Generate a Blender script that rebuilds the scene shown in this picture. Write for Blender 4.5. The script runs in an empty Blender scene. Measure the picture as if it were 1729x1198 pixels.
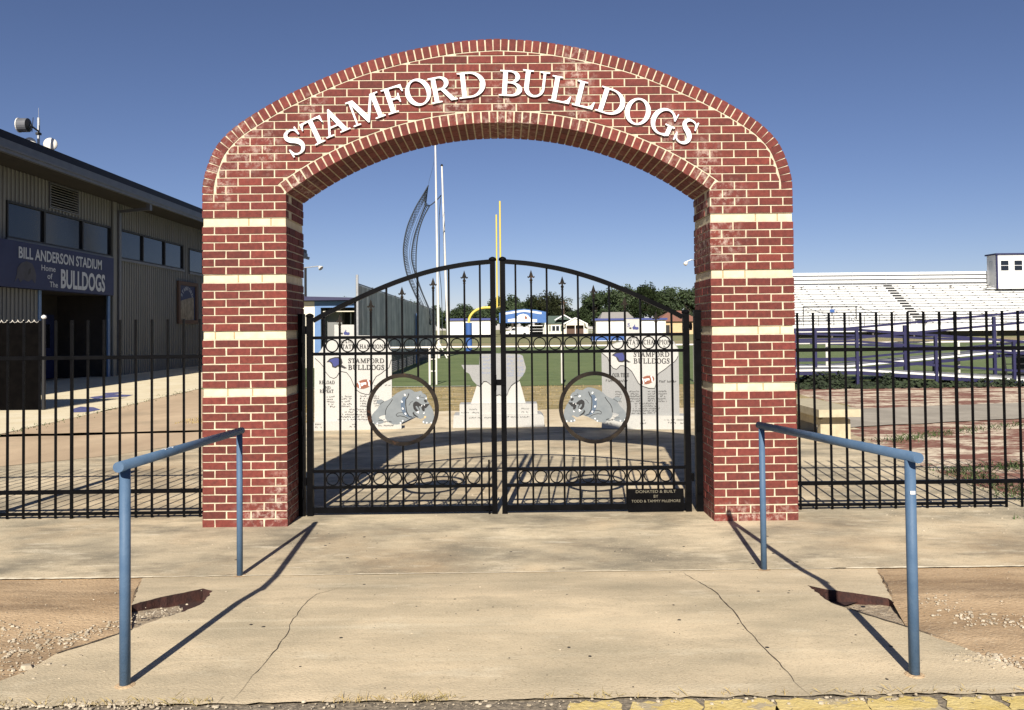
import bpy, math, random
from math import sin, cos, pi, radians, sqrt, atan2
from mathutils import Vector, Matrix
from mathutils.geometry import tessellate_polygon
random.seed(7)
sc = bpy.context.scene
col = sc.collection

# ------------------------------------------------------------------ camera
F, CXP, CYP = 1440.0, 864.5, 520.0
CAM = Vector((0.0451, -7.1304, 1.6198))
YAW, PIT, ROL = 0.0085, 0.0241, 0.0103
_r0 = Vector((cos(YAW), -sin(YAW), 0))
FW = Vector((sin(YAW)*cos(PIT), cos(YAW)*cos(PIT), sin(PIT)))
_u0 = _r0.cross(FW)
RT = cos(ROL)*_r0 - sin(ROL)*_u0
UP = sin(ROL)*_r0 + cos(ROL)*_u0
cd = bpy.data.cameras.new('camera'); cam = bpy.data.objects.new('camera', cd); col.objects.link(cam)
cam.matrix_world = Matrix(((RT.x, UP.x, -FW.x, CAM.x), (RT.y, UP.y, -FW.y, CAM.y), (RT.z, UP.z, -FW.z, CAM.z), (0, 0, 0, 1)))
cd.sensor_fit = 'HORIZONTAL'; cd.sensor_width = 36; cd.lens = 36*F/1729
cd.shift_y = -(599-CYP)/1729; cd.clip_start = 0.05; cd.clip_end = 3000
sc.camera = cam

# ------------------------------------------------------------------ light
SUN_EL, SUN_AZ = radians(32.4), radians(6.0)      # light travels towards +Y, turned a little to +X
w = bpy.data.worlds.new('World'); sc.world = w; w.use_nodes = True
nt = w.node_tree; bg = nt.nodes['Background']
sky = nt.nodes.new('ShaderNodeTexSky'); sky.sky_type = 'NISHITA'; sky.sun_disc = False
sky.sun_elevation = SUN_EL; sky.sun_rotation = pi + SUN_AZ
sky.air_density = 0.8; sky.dust_density = 0.0; sky.ozone_density = 5.0; sky.altitude = 300
tintn = nt.nodes.new('ShaderNodeMix'); tintn.data_type = 'RGBA'; tintn.blend_type = 'MULTIPLY'; tintn.inputs['Factor'].default_value = 1
tintn.inputs['B'].default_value = (1.14, 0.95, 0.99, 1)       # white balance
nt.links.new(sky.outputs[0], tintn.inputs['A']); nt.links.new(tintn.outputs['Result'], bg.inputs[0]); bg.inputs[1].default_value = 0.049
sd = bpy.data.lights.new('sun', 'SUN'); sd.energy = 5.0; sd.angle = radians(0.5); sd.color = (1.0, 0.93, 0.82)
sun = bpy.data.objects.new('sun', sd); col.objects.link(sun)
Ld = Vector((sin(SUN_AZ)*cos(SUN_EL), cos(SUN_AZ)*cos(SUN_EL), -sin(SUN_EL)))
sun.rotation_euler = Ld.to_track_quat('-Z', 'Y').to_euler()
sc.view_settings.view_transform = 'Standard'; sc.view_settings.look = 'None'
sc.view_settings.exposure = 0.65; sc.view_settings.gamma = 1.0

# ------------------------------------------------------------------ pixel helpers (photo pixels -> real points at a known depth)
def ray(px, py): return FW + RT*((px-CXP)/F) - UP*((py-CYP)/F)
def atY(px, py, Y):
    d = ray(px, py); return CAM + d*((Y-CAM.y)/d.y)
def atX(px, py, X):
    d = ray(px, py); return CAM + d*((X-CAM.x)/d.x)
def atZ(px, py, Z=0.0):
    d = ray(px, py); return CAM + d*((Z-CAM.z)/d.z)
EDGE = -1.43
def gz(y):          # the ramp slab rises a little in front of the landing, then runs level to the street
    if y >= EDGE: return 0.0
    if y >= -2.13: return 0.05*(EDGE-y)/0.70
    return 0.05+0.02*min(1.0, (-2.13-y)/1.3)
def atS(px, py):
    z = 0.05
    for i in range(12): p = atZ(px, py, z); z = 0.5*z+0.5*gz(p.y)
    return p

# ------------------------------------------------------------------ materials
def mat(name, c1, c2=None, scale=3.0, rough=0.7, metal=0.0, bump=0.0, bscale=60.0, stretch=None, detail=5.0, tint=False,
        spots=None, fac=(0.35, 0.65), extra=None, spec=0.5, bdist=0.01):
    m = bpy.data.materials.new(name); m.use_nodes = True
    t = m.node_tree; N = t.nodes; L = t.links; b = N['Principled BSDF']
    b.inputs['Roughness'].default_value = rough; b.inputs['Metallic'].default_value = metal
    b.inputs['Specular IOR Level'].default_value = spec
    K = 0.82
    kk = lambda c: tuple(v*K for v in c[:3])
    c1 = kk(c1)+(1,); c2 = kk(c2) if c2 is not None else None
    extra = [(kk(e[0]),)+tuple(e[1:]) for e in (extra or [])]
    tc = N.new('ShaderNodeTexCoord'); mp = N.new('ShaderNodeMapping'); L.new(tc.outputs['Object'], mp.inputs[0])
    if stretch: mp.inputs['Scale'].default_value = stretch
    out = None
    if c2 is not None:
        n = N.new('ShaderNodeTexNoise'); n.inputs['Scale'].default_value = scale; n.inputs['Detail'].default_value = detail
        n.inputs['Roughness'].default_value = 0.62
        L.new(mp.outputs[0], n.inputs['Vector'])
        r = N.new('ShaderNodeValToRGB'); r.color_ramp.elements[0].position = fac[0]; r.color_ramp.elements[1].position = fac[1]
        r.color_ramp.elements[0].color = c1; r.color_ramp.elements[1].color = tuple(c2)+(1,)
        L.new(n.outputs['Fac'], r.inputs[0]); out = r.outputs[0]
    for ex in (extra or []):     # (color, scale, lo, hi, amount, stretch)
        ec, es, lo, hi, am, st = ex
        mp2 = N.new('ShaderNodeMapping'); L.new(tc.outputs['Object'], mp2.inputs[0])
        mp2.inputs['Location'].default_value = (es*1.7, am*9, es*0.3)
        if st: mp2.inputs['Scale'].default_value = st
        n = N.new('ShaderNodeTexNoise'); n.inputs['Scale'].default_value = es; n.inputs['Detail'].default_value = 6
        n.inputs['Roughness'].default_value = 0.65
        L.new(mp2.outputs[0], n.inputs['Vector'])
        mr = N.new('ShaderNodeMapRange'); mr.inputs['From Min'].default_value = lo; mr.inputs['From Max'].default_value = hi
        mr.inputs['To Max'].default_value = am
        L.new(n.outputs['Fac'], mr.inputs['Value'])
        mx = N.new('ShaderNodeMix'); mx.data_type = 'RGBA'; L.new(mr.outputs[0], mx.inputs['Factor'])
        if out is None: mx.inputs['A'].default_value = c1
        else: L.new(out, mx.inputs['A'])
        mx.inputs['B'].default_value = tuple(ec)+(1,); out = mx.outputs['Result']
    if tint:
        a = N.new('ShaderNodeVertexColor'); a.layer_name = 'tint'
        mx = N.new('ShaderNodeMix'); mx.data_type = 'RGBA'; mx.blend_type = 'MULTIPLY'; mx.inputs['Factor'].default_value = 1
        if out is None: mx.inputs['A'].default_value = c1
        else: L.new(out, mx.inputs['A'])
        L.new(a.outputs[0], mx.inputs['B']); out = mx.outputs['Result']
    if out is None: b.inputs['Base Color'].default_value = c1
    else: L.new(out, b.inputs['Base Color'])
    if bump:
        n = N.new('ShaderNodeTexNoise'); n.inputs['Scale'].default_value = bscale; n.inputs['Detail'].default_value = 6
        L.new(mp.outputs[0], n.inputs['Vector'])
        bp = N.new('ShaderNodeBump'); bp.inputs['Strength'].default_value = bump; bp.inputs['Distance'].default_value = bdist
        L.new(n.outputs['Fac'], bp.inputs['Height']); L.new(bp.outputs[0], b.inputs['Normal'])
    return m

BRICK = mat('brick', (0.125, 0.023, 0.017), (0.200, 0.040, 0.028), 26, 0.85, bump=0.5, bscale=180, tint=True, bdist=0.004,
            extra=[((0.55, 0.45, 0.36), 2.1, 0.68, 0.84, 0.6, (1, 1, 0.6)), ((0.6, 0.5, 0.4), 45, 0.70, 0.78, 0.6, None), ((0.05, 0.02, 0.02), 9, 0.6, 0.8, 0.5, None)])
MORTAR = mat('mortar', (0.56, 0.48, 0.34), (0.76, 0.67, 0.49), 14, 0.95, bump=0.6, bscale=150, bdist=0.004,
             extra=[((0.35, 0.26, 0.16), 5, 0.6, 0.8, 0.6, None)])
TANJ = mat('tan_joint', (0.42, 0.30, 0.16), (0.52, 0.39, 0.22), 20, 0.95)
def bloom(m, amt):        # salt bloom left by rain on fixed spots of the brickwork
    t = m.node_tree; N = t.nodes; L = t.links; b = N['Principled BSDF']; src = b.inputs['Base Color'].links[0].from_socket
    tc = N.new('ShaderNodeTexCoord'); acc = None
    for x, z, rx, rz in ((-2.12,3.18,.16,.24),(-1.95,3.15,.14,.20),(-2.36,2.92,.10,.25),(-.36,3.55,.16,.18),(.06,3.52,.13,.28),(.10,3.36,.30,.07),(.66,3.75,.16,.30),(.68,3.5,.10,.2),(1.47,3.22,.10,.26),(1.75,3.0,.12,.24),(1.86,2.72,.22,.14),(1.85,2.35,.2,.2),(-1.55,3.5,.12,.12),(-1.68,2.86,.12,.10),(1.0,3.03,.14,.12),(-1.95,.10,.25,.12),(2.1,.06,.4,.10),(-1.83,.25,.1,.25),(-2.3,2.8,.12,.12)):
        mp = N.new('ShaderNodeMapping'); L.new(tc.outputs['Object'], mp.inputs[0]); mp.vector_type = 'POINT'
        mp.inputs['Scale'].default_value = (1/rx, 0.8, 1/rz); mp.inputs['Location'].default_value = (-x/rx, 0, -z/rz)
        ln = N.new('ShaderNodeVectorMath'); ln.operation = 'LENGTH'; L.new(mp.outputs[0], ln.inputs[0])
        mr = N.new('ShaderNodeMapRange'); mr.inputs['From Min'].default_value = 1.3; mr.inputs['From Max'].default_value = 0.1; L.new(ln.outputs['Value'], mr.inputs['Value'])
        if acc is None: acc = mr.outputs[0]
        else:
            mm = N.new('ShaderNodeMath'); mm.operation = 'MAXIMUM'; L.new(acc, mm.inputs[0]); L.new(mr.outputs[0], mm.inputs[1]); acc = mm.outputs[0]
    n = N.new('ShaderNodeTexNoise'); n.inputs['Scale'].default_value = 17; n.inputs['Detail'].default_value = 8; n.inputs['Roughness'].default_value = .7; L.new(tc.outputs['Object'], n.inputs['Vector'])
    m2 = N.new('ShaderNodeMapRange'); m2.inputs['From Min'].default_value = .48; m2.inputs['From Max'].default_value = .68; L.new(n.outputs['Fac'], m2.inputs['Value'])
    mu = N.new('ShaderNodeMath'); mu.operation = 'MULTIPLY'; L.new(acc, mu.inputs[0]); L.new(m2.outputs[0], mu.inputs[1])
    mv = N.new('ShaderNodeMath'); mv.operation = 'MULTIPLY'; L.new(mu.outputs[0], mv.inputs[0]); mv.inputs[1].default_value = amt; mv.use_clamp = True
    mx = N.new('ShaderNodeMix'); mx.data_type = 'RGBA'; L.new(mv.outputs[0], mx.inputs['Factor']); L.new(src, mx.inputs['A']); mx.inputs['B'].default_value = (.60, .50, .42, 1)
    L.new(mx.outputs['Result'], b.inputs['Base Color'])
bloom(BRICK, .85); bloom(MORTAR, .35)
CREAM = mat('cream_brick', (0.68, 0.59, 0.40), (0.80, 0.71, 0.50), 12, 0.85, bump=0.3, bscale=120, tint=True, bdist=0.003)
BLACKM = mat('black_painted_iron', (0.0025, 0.0025, 0.003), (0.005, 0.005, 0.006), 9, 0.4, spec=0.06, bump=0.1, bscale=90,
             extra=[((0.04, 0.034, 0.026), 5, 0.66, 0.85, 0.5, None)])
BRONZE = mat('worn_ring_paint', (0.006, 0.005, 0.005), (0.034, 0.026, 0.019), 7, 0.5, spec=0.10, bump=0.15, bscale=90,
             extra=[((0.14, 0.06, 0.03), 5, 0.60, 0.7, 0.7, None)])
WHITEL = mat('white_letter_paint', (0.86, 0.86, 0.88), (0.92, 0.92, 0.93), 8, 0.45)
STUD = mat('letter_stud', (0.45, 0.36, 0.30), rough=0.6)
RAILB = mat('blue_rail_paint', (0.075, 0.138, 0.235), (0.100, 0.168, 0.268), 14, 0.55, spec=0.25, bump=0.15, bscale=150)
PLAZA = mat('concrete_plaza', (0.30, 0.265, 0.195), (0.76, 0.635, 0.435), 0.85, 0.95, bump=0.4, bscale=70, stretch=(1, 1.7, 1), detail=12, fac=(0.36, 0.62), spec=0.2,
            extra=[((0.66, 0.42, 0.21), 0.5, 0.48, 0.72, 0.45, None), ((0.15, 0.135, 0.105), 1.5, 0.52, 0.74, 0.75, (1, 2.0, 1)), ((0.13, 0.11, 0.08), 4.2, 0.58, 0.78, 0.5, (1, 1.6, 1)),
                   ((0.95, 0.83, 0.61), 2.2, 0.58, 0.74, 0.6, (1, 2, 1)), ((0.22, 0.19, 0.14), 2.6, 0.56, 0.68, 0.32, (0.4, 2.0, 1)), ((0.98, 0.88, 0.68), 5.5, 0.60, 0.70, 0.45, (0.5, 2.2, 1)), ((0.16, 0.12, 0.08), 62, 0.56, 0.70, 0.55, None), ((0.85, 0.74, 0.55), 85, 0.58, 0.70, 0.5, None)])
RAMP = mat('concrete_ramp', (0.54, 0.455, 0.31), (0.84, 0.685, 0.46), 1.1, 0.95, bump=0.4, bscale=90, stretch=(0.8, 1.5, 1), detail=12, spec=0.2,
           extra=[((0.42, 0.36, 0.25), 1.7, 0.48, 0.68, 0.65, (0.7, 1.7, 1)), ((0.32, 0.26, 0.18), 5.0, 0.58, 0.75, 0.35, (1, 1.6, 1)), ((0.95, 0.84, 0.62), 2.4, 0.58, 0.76, 0.55, (1, 2, 1)), ((0.40, 0.34, 0.235), 1.3, 0.52, 0.70, 0.3, (0.2, 2.2, 1)), ((0.92, 0.82, 0.60), 1.5, 0.55, 0.68, 0.35, (0.15, 3.0, 1)),
                  ((0.22, 0.165, 0.105), 70, 0.55, 0.70, 0.5, None), ((0.88, 0.77, 0.58), 95, 0.57, 0.70, 0.5, None), ((0.10, 0.07, 0.05), 38, 0.70, 0.76, 0.6, None)])
APRON = mat('brown_apron', (0.48, 0.33, 0.19), (0.74, 0.54, 0.33), 1.3, 0.95, bump=0.9, bscale=70, detail=12, stretch=(0.7, 1.4, 1), spec=0.2,
            extra=[((0.20, 0.135, 0.085), 0.75, 0.46, 0.66, 0.85, (0.5, 2.0, 1)), ((0.15, 0.10, 0.065), 3.2, 0.55, 0.74, 0.55, (0.6, 1.6, 1)), ((0.72, 0.60, 0.42), 60, 0.56, 0.68, 0.6, None), ((0.12, 0.08, 0.05), 45, 0.58, 0.70, 0.7, None)])
STREET = mat('asphalt_street', (0.12, 0.10, 0.075), (0.34, 0.28, 0.20), 45, 0.95, bump=0.8, bscale=60,
             extra=[((0.45, 0.38, 0.28), 90, 0.56, 0.64, 0.8, None)])
YELLOW = mat('yellow_kerb_paint', (0.66, 0.50, 0.16), (0.78, 0.62, 0.27), 9, 0.8, bump=0.6, bscale=60,
             extra=[((0.50, 0.42, 0.28), 11, 0.54, 0.60, 0.95, (0.6, 1, 1)), ((0.14, 0.11, 0.08), 40, 0.62, 0.68, 0.8, None)])
CRACK = mat('crack_dark', (0.055, 0.042, 0.032), (0.10, 0.075, 0.05), 40, 1.0)
JOINT = mat('joint_pale', (1.0, 0.90, 0.68), (0.74, 0.64, 0.46), 25, 1.0)
RUST = mat('rusted_steel', (0.035, 0.014, 0.012), (0.075, 0.026, 0.018), 22, 0.9, bump=0.5, bscale=90,
           extra=[((0.02, 0.012, 0.012), 9, 0.55, 0.7, 0.8, None)])
GRAVEL = mat('gravel_fill', (0.30, 0.22, 0.14), (0.58, 0.48, 0.34), 55, 0.95, bump=1.0, bscale=70)
STONE = mat('pebble', (0.38, 0.31, 0.21), (0.60, 0.52, 0.40), 9, 0.9, tint=True)
SOIL = mat('dry_soil', (0.42, 0.33, 0.20), (0.62, 0.51, 0.34), 0.8, 0.95, bump=0.6, bscale=25, detail=8,
           extra=[((0.25, 0.17, 0.09), 2.5, 0.58, 0.7, 0.7, None)])
SAND = mat('pale_sand', (0.62, 0.50, 0.32), (0.84, 0.72, 0.52), 1.6, 0.95, bump=0.8, bscale=30, detail=8,
           extra=[((0.33, 0.22, 0.13), 3.0, 0.60, 0.68, 0.7, (0.6, 1.6, 1)), ((0.15, 0.10, 0.06), 24, 0.63, 0.70, 0.7, None)])
MULCH = mat('mulch_bed', (0.70, 0.58, 0.42), (0.86, 0.74, 0.56), 3, 0.95, bump=1.0, bscale=45, detail=8,
            extra=[((0.22, 0.065, 0.04), 2.0, 0.46, 0.54, 0.92, (0.5, 1.2, 1)), ((0.20, 0.07, 0.045), 9.0, 0.52, 0.60, 0.8, (0.6, 1.2, 1)), ((0.62, 0.50, 0.36), 9, 0.56, 0.64, 0.7, (0.5, 1.5, 1)), ((0.06, 0.03, 0.02), 22, 0.58, 0.66, 0.6, (0.5, 1.2, 1))])
PATH = mat('grey_path', (0.34, 0.30, 0.24), (0.46, 0.41, 0.33), 1.5, 0.95, bump=0.5, bscale=60,
           extra=[((0.70, 0.62, 0.5), 60, 0.62, 0.68, 0.6, None)])
DRYG = mat('dry_grass', (0.44, 0.33, 0.15), (0.24, 0.20, 0.08), 1.2, 0.95, bump=1.0, bscale=14, stretch=(0.7, 1.2, 1), detail=9,
           extra=[((0.62, 0.50, 0.30), 2.6, 0.52, 0.62, 0.8, (0.6, 1.3, 1)), ((0.10, 0.12, 0.03), 2.2, 0.56, 0.7, 0.8, (0.5, 1.3, 1))])
FIELD = mat('turf_field', (0.115, 0.165, 0.050), (0.165, 0.215, 0.073), 0.5, 0.95, bump=1.0, bscale=9, stretch=(0.5, 1.0, 1), detail=9, bdist=0.05,
            extra=[((0.19, 0.22, 0.085), 2.6, 0.48, 0.68, 0.8, (0.4, 1, 1)), ((0.05, 0.085, 0.03), 7, 0.52, 0.68, 0.6, (0.4, 1, 1))])
TRACK = mat('tan_track', (0.42, 0.30, 0.17), (0.34, 0.28, 0.13), 0.5, 0.95, stretch=(0.1, 1, 1),
            extra=[((0.16, 0.19, 0.06), 0.25, 0.45, 0.6, 0.8, (0.15, 1, 1))])
FARG = mat('far_grass', (0.19, 0.21, 0.08), (0.30, 0.27, 0.12), 0.09, 0.95, detail=8, stretch=(0.4, 1, 1))
WALK = mat('cream_sidewalk', (0.80, 0.68, 0.45), (0.90, 0.80, 0.58), 1.2, 0.9, bump=0.3, bscale=60,
           extra=[((0.40, 0.32, 0.22), 4, 0.62, 0.72, 0.6, None)])
DRIVE = mat('brown_drive', (0.50, 0.365, 0.235), (0.70, 0.53, 0.345), 0.7, 0.9, bump=0.3, bscale=60, stretch=(1, 0.5, 1), detail=8,
            extra=[((0.30, 0.25, 0.17), 0.5, 0.52, 0.7, 0.5, None)])
PAINTB = mat('blue_ground_paint', (0.045, 0.06, 0.22), (0.15, 0.15, 0.30), 12, 0.9)
GRANITE = mat('granite_light', (0.44, 0.43, 0.40), (0.56, 0.55, 0.51), 90, 0.5, bump=0.1, bscale=200)
GRANITEG = mat('granite_grey', (0.27, 0.27, 0.265), (0.37, 0.37, 0.36), 110, 0.6)
GRANITEW = mat('granite_face', (0.46, 0.45, 0.42), (0.60, 0.59, 0.555), 90, 0.55)
INK = mat('engraved_black', (0.025, 0.024, 0.025), rough=0.7)
INKB = mat('engraved_blue', (0.035, 0.045, 0.20), rough=0.6)
INKBP = mat('engraved_pale_blue', (0.24, 0.28, 0.42), rough=0.6)
FOOTB = mat('football_brown', (0.22, 0.07, 0.04), (0.30, 0.10, 0.05), 20, 0.6)
WHITE = mat('white_paint', (0.78, 0.78, 0.78), (0.84, 0.84, 0.83), 3, 0.6)
DOGG = mat('emblem_grey_paint', (0.175, 0.198, 0.212), (0.215, 0.238, 0.250), 14, 0.5, bump=0.1, bscale=60)
DOGB = mat('emblem_blue_paint', (0.08, 0.12, 0.18), rough=0.5)
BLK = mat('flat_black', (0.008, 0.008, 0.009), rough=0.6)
TAN = mat('emblem_tan_spot', (0.70, 0.48, 0.22), rough=0.6)
SIDING = mat('metal_siding', (0.205, 0.210, 0.208), (0.245, 0.248, 0.242), 1.2, 0.6, spec=0.2, stretch=(1, 1, 0.3))
TRIM = mat('grey_trim', (0.10, 0.105, 0.12), (0.13, 0.135, 0.15), 3, 0.5)
ROOFD = mat('dark_roof_edge', (0.012, 0.012, 0.022), rough=0.5, spec=0.1)
GLASSD = mat('dark_window_glass', (0.016, 0.020, 0.030), rough=0.1, spec=0.28)
SIGNB = mat('navy_sign', (0.028, 0.038, 0.105), (0.034, 0.045, 0.120), 2, 0.6, spec=0.2)
SIGNL = mat('silver_sign_letter', (0.52, 0.55, 0.60), rough=0.5)
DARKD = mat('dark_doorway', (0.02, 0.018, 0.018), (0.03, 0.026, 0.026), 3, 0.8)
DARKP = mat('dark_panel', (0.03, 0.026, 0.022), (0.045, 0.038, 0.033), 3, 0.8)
BLUET = mat('blue_trim', (0.10, 0.20, 0.42), (0.12, 0.235, 0.46), 5, 0.55)
NAVY = mat('navy_blue_steel', (0.014, 0.014, 0.065), (0.020, 0.019, 0.080), 8, 0.5)
CREAMW = mat('cream_wall', (0.80, 0.74, 0.60), (0.86, 0.80, 0.67), 1.5, 0.85)
CLOTH = mat('black_privacy_cloth', (0.002, 0.0018, 0.002), (0.004, 0.0035, 0.0035), 5, 0.95, spec=0.03)
GALV = mat('galvanised_steel', (0.42, 0.43, 0.44), (0.55, 0.56, 0.57), 20, 0.45, metal=0.3)
DISHW = mat('dish_white', (0.82, 0.78, 0.70), rough=0.5)
NETM = mat('dark_netting', (0.035, 0.045, 0.06), rough=0.9)
GALVD = mat('grey_deck', (0.22, 0.22, 0.225), (0.30, 0.30, 0.305), 2, 0.6)
GOALY = mat('goalpost_yellow', (0.80, 0.62, 0.12), rough=0.45)
PADB = mat('blue_pad', (0.03, 0.10, 0.33), (0.04, 0.12, 0.38), 4, 0.6)
SLAT = mat('grey_fence_slat', (0.36, 0.37, 0.36), (0.75, 0.73, 0.68), 1.1, 0.6, tint=True)
POLEW = mat('weathered_white_pole', (0.70, 0.66, 0.60), (0.82, 0.79, 0.74), 2, 0.5)
BENCHM = mat('bench_concrete', (0.46, 0.40, 0.27), (0.58, 0.51, 0.35), 9, 0.9, bump=0.3, bscale=90)
ALUM = mat('bleacher_aluminium', (0.80, 0.80, 0.78), (0.86, 0.86, 0.84), 3, 0.5)
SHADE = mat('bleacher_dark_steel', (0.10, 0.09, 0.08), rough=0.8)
LEAF = mat('tree_leaf', (0.018, 0.034, 0.010), (0.048, 0.074, 0.022), 0.35, 0.75, tint=True)
LEAFO = mat('tree_leaf_olive', (0.040, 0.052, 0.020), (0.080, 0.090, 0.035), 0.35, 0.75, tint=True)
WEED = mat('weed_leaf', (0.035, 0.065, 0.018), (0.08, 0.12, 0.03), 2, 0.8, tint=True)
STRAW = mat('straw_blade', (0.50, 0.37, 0.16), (0.34, 0.27, 0.10), 2, 0.9)
BARK = mat('bark', (0.06, 0.045, 0.03), rough=0.9)
ROOFG = mat('green_roof', (0.075, 0.11, 0.09), (0.10, 0.135, 0.11), 2, 0.8)
ROOFB = mat('brown_roof', (0.22, 0.10, 0.07), (0.28, 0.13, 0.09), 3, 0.8)
ROOFT = mat('taupe_roof', (0.30, 0.28, 0.26), (0.36, 0.34, 0.31), 3, 0.8)
BLUEROOF = mat('blue_roof_metal', (0.04, 0.055, 0.22), rough=0.5)
BANNER = mat('banner_blue', (0.04, 0.13, 0.36), (0.05, 0.15, 0.42), 2, 0.6)
RUBBER = mat('tyre_rubber', (0.015, 0.015, 0.015), rough=0.8)
LINEW = mat('field_line_white', (0.75, 0.75, 0.70), (0.6, 0.6, 0.5), 2, 0.9)
BRASS = mat('brass_engraving', (0.20, 0.18, 0.13), rough=0.4)
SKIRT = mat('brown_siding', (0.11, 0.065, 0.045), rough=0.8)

# ------------------------------------------------------------------ mesh builder
class MB:
    def __init__(s): s.v = []; s.f = []; s.t = []
    def add(s, vs, fs, tint=1.0):
        o = len(s.v); s.v += [tuple(p) for p in vs]; s.f += [tuple(i+o for i in f) for f in fs]; s.t += [tint]*len(fs); return s
    def box(s, x0, y0, z0, x1, y1, z1, tint=1.0, M=None):
        vs = [Vector(p) for p in ((x0,y0,z0),(x1,y0,z0),(x1,y1,z0),(x0,y1,z0),(x0,y0,z1),(x1,y0,z1),(x1,y1,z1),(x0,y1,z1))]
        if M: vs = [M @ p for p in vs]
        s.add(vs, [(0,3,2,1),(4,5,6,7),(0,1,5,4),(1,2,6,5),(2,3,7,6),(3,0,4,7)], tint); return s
    def brick(s, x0, y0, z0, x1, y1, z1, tint=1.0):      # a box with slightly uneven corners
        s.box(x0, y0, z0, x1, y1, z1, tint)
        for i in range(len(s.v)-8, len(s.v)): s.v[i] = tuple(c+rng.uniform(-.0016, .0016) for c in s.v[i])
        return s
    def bar(s, p0, p1, wd, dp=None, up=None, tint=1.0):      # rectangular bar between two points
        dp = dp or wd
        p0 = Vector(p0); p1 = Vector(p1); d = (p1-p0).normalized()
        u = Vector(up) if up else (Vector((0,1,0)) if abs(d.y) < 0.9 else Vector((0,0,1)))
        a = d.cross(u).normalized()*(wd/2); b = d.cross(a).normalized()*(dp/2)
        vs = [p+q for p in (p0, p1) for q in (-a-b, a-b, a+b, -a+b)]
        s.add(vs, [(0,3,2,1),(4,5,6,7),(0,1,5,4),(1,2,6,5),(2,3,7,6),(3,0,4,7)], tint); return s
    def tube(s, pts, r, n=10, r1=None, cap=True):
        pts = [Vector(p) for p in pts]; rings = []; m = len(pts)
        pu = None
        for i, p in enumerate(pts):
            d = (pts[min(i+1, m-1)] - pts[max(i-1, 0)]).normalized()
            if pu is None:
                u = d.orthogonal().normalized()
            else:
                u = (pu - d*pu.dot(d)).normalized()
            pu = u; v = d.cross(u); rr = r if r1 is None else r + (r1-r)*i/(m-1)
            if isinstance(r, (list, tuple)): rr = r[i]
            rings.append([p + (u*cos(2*pi*k/n) + v*sin(2*pi*k/n))*rr for k in range(n)])
        vs = [q for g in rings for q in g]; fs = []
        for i in range(m-1):
            for k in range(n):
                fs.append((i*n+k, i*n+(k+1) % n, (i+1)*n+(k+1) % n, (i+1)*n+k))
        if cap: fs += [tuple(range(n-1, -1, -1)), tuple((m-1)*n+k for k in range(n))]
        s.add(vs, fs); return s
    def torus(s, c, R, r, n=40, k=8, ax=(Vector((1,0,0)), Vector((0,0,1))), flat=None):
        c = Vector(c); nrm = ax[0].cross(ax[1]); vs = []; fs = []
        for i in range(n):
            a = 2*pi*i/n; d = ax[0]*cos(a)+ax[1]*sin(a)
            for j in range(k):
                b = 2*pi*j/k + pi/k
                rr, rn = (r*cos(b), r*sin(b)) if flat is None else (flat[0]/2*(1 if cos(b) > 0 else -1), flat[1]/2*(1 if sin(b) > 0 else -1))
                vs.append(c + d*(R+rr) + nrm*rn)
        for i in range(n):
            for j in range(k):
                fs.append((i*k+j, ((i+1) % n)*k+j, ((i+1) % n)*k+(j+1) % k, i*k+(j+1) % k))
        s.add(vs, fs); return s
    def lathe(s, c, prof, n=12, axis=Vector((0,0,1)), sx=1.0):
        c = Vector(c); u = axis.orthogonal().normalized(); v = axis.cross(u)
        vs = [c + axis*h + (u*cos(2*pi*k/n)+v*sin(2*pi*k/n))*r for r, h in prof for k in range(n)]
        fs = []; m = len(prof)
        for i in range(m-1):
            for k in range(n): fs.append((i*n+k, i*n+(k+1) % n, (i+1)*n+(k+1) % n, (i+1)*n+k))
        fs += [tuple(range(n-1, -1, -1)), tuple((m-1)*n+k for k in range(n))]
        s.add(vs, fs); return s
    def prism(s, loops, o, ux, uy, th, tint=1.0):     # filled outline (with holes), front at o, going back th along ux x uy reversed
        o = Vector(o); ux = Vector(ux); uy = Vector(uy); nz = ux.cross(uy).normalized()
        flat = [p for lp in loops for p in lp]
        tris = tessellate_polygon([[Vector((p[0], p[1], 0)) for p in lp] for lp in loops])
        fr = [o+ux*p[0]+uy*p[1] for p in flat]; bk = [q - nz*th for q in fr]; n = len(flat)
        fs = []
        for t in tris:
            a, b, c = [flat[i] for i in t]
            ar = (b[0]-a[0])*(c[1]-a[1])-(b[1]-a[1])*(c[0]-a[0])
            if ar < 0: t = (t[0], t[2], t[1])
            fs.append(tuple(t)); 
            if th: fs.append((t[0]+n, t[2]+n, t[1]+n))
        if th:
            k = 0
            for li, lp in enumerate(loops):
                m = len(lp); ar = sum(lp[i][0]*lp[(i+1) % m][1]-lp[(i+1) % m][0]*lp[i][1] for i in range(m))
                fl = (ar > 0) == (li == 0)
                for i in range(m):
                    a, b = k+i, k+(i+1) % m
                    fs.append((a, a+n, b+n, b) if fl else (a, b, b+n, a+n))
                k += m
        s.add(fr+(bk if th else []), fs, tint); return s
    def build(s, name, m, parent=None, smooth=False):
        off = Vector((0,0,0)); p = parent
        while p is not None: off += p.location; p = p.parent
        me = bpy.data.meshes.new(name)
        me.from_pydata([tuple(Vector(q)-off) for q in s.v], [], s.f)
        if m: me.materials.append(m)
        at = me.color_attributes.new('tint', 'FLOAT_COLOR', 'CORNER')
        arr = []
        for pl in me.polygons:
            t = s.t[pl.index]
            c = (t, t, t, 1.0) if not isinstance(t, tuple) else (*t, 1.0)
            arr += list(c)*pl.loop_total
        at.data.foreach_set('color', arr)
        if smooth:
            me.polygons.foreach_set('use_smooth', [True]*len(me.polygons))
        me.update()
        o = bpy.data.objects.new(name, me); col.objects.link(o)
        if parent is not None: o.parent = parent
        return o
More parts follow.
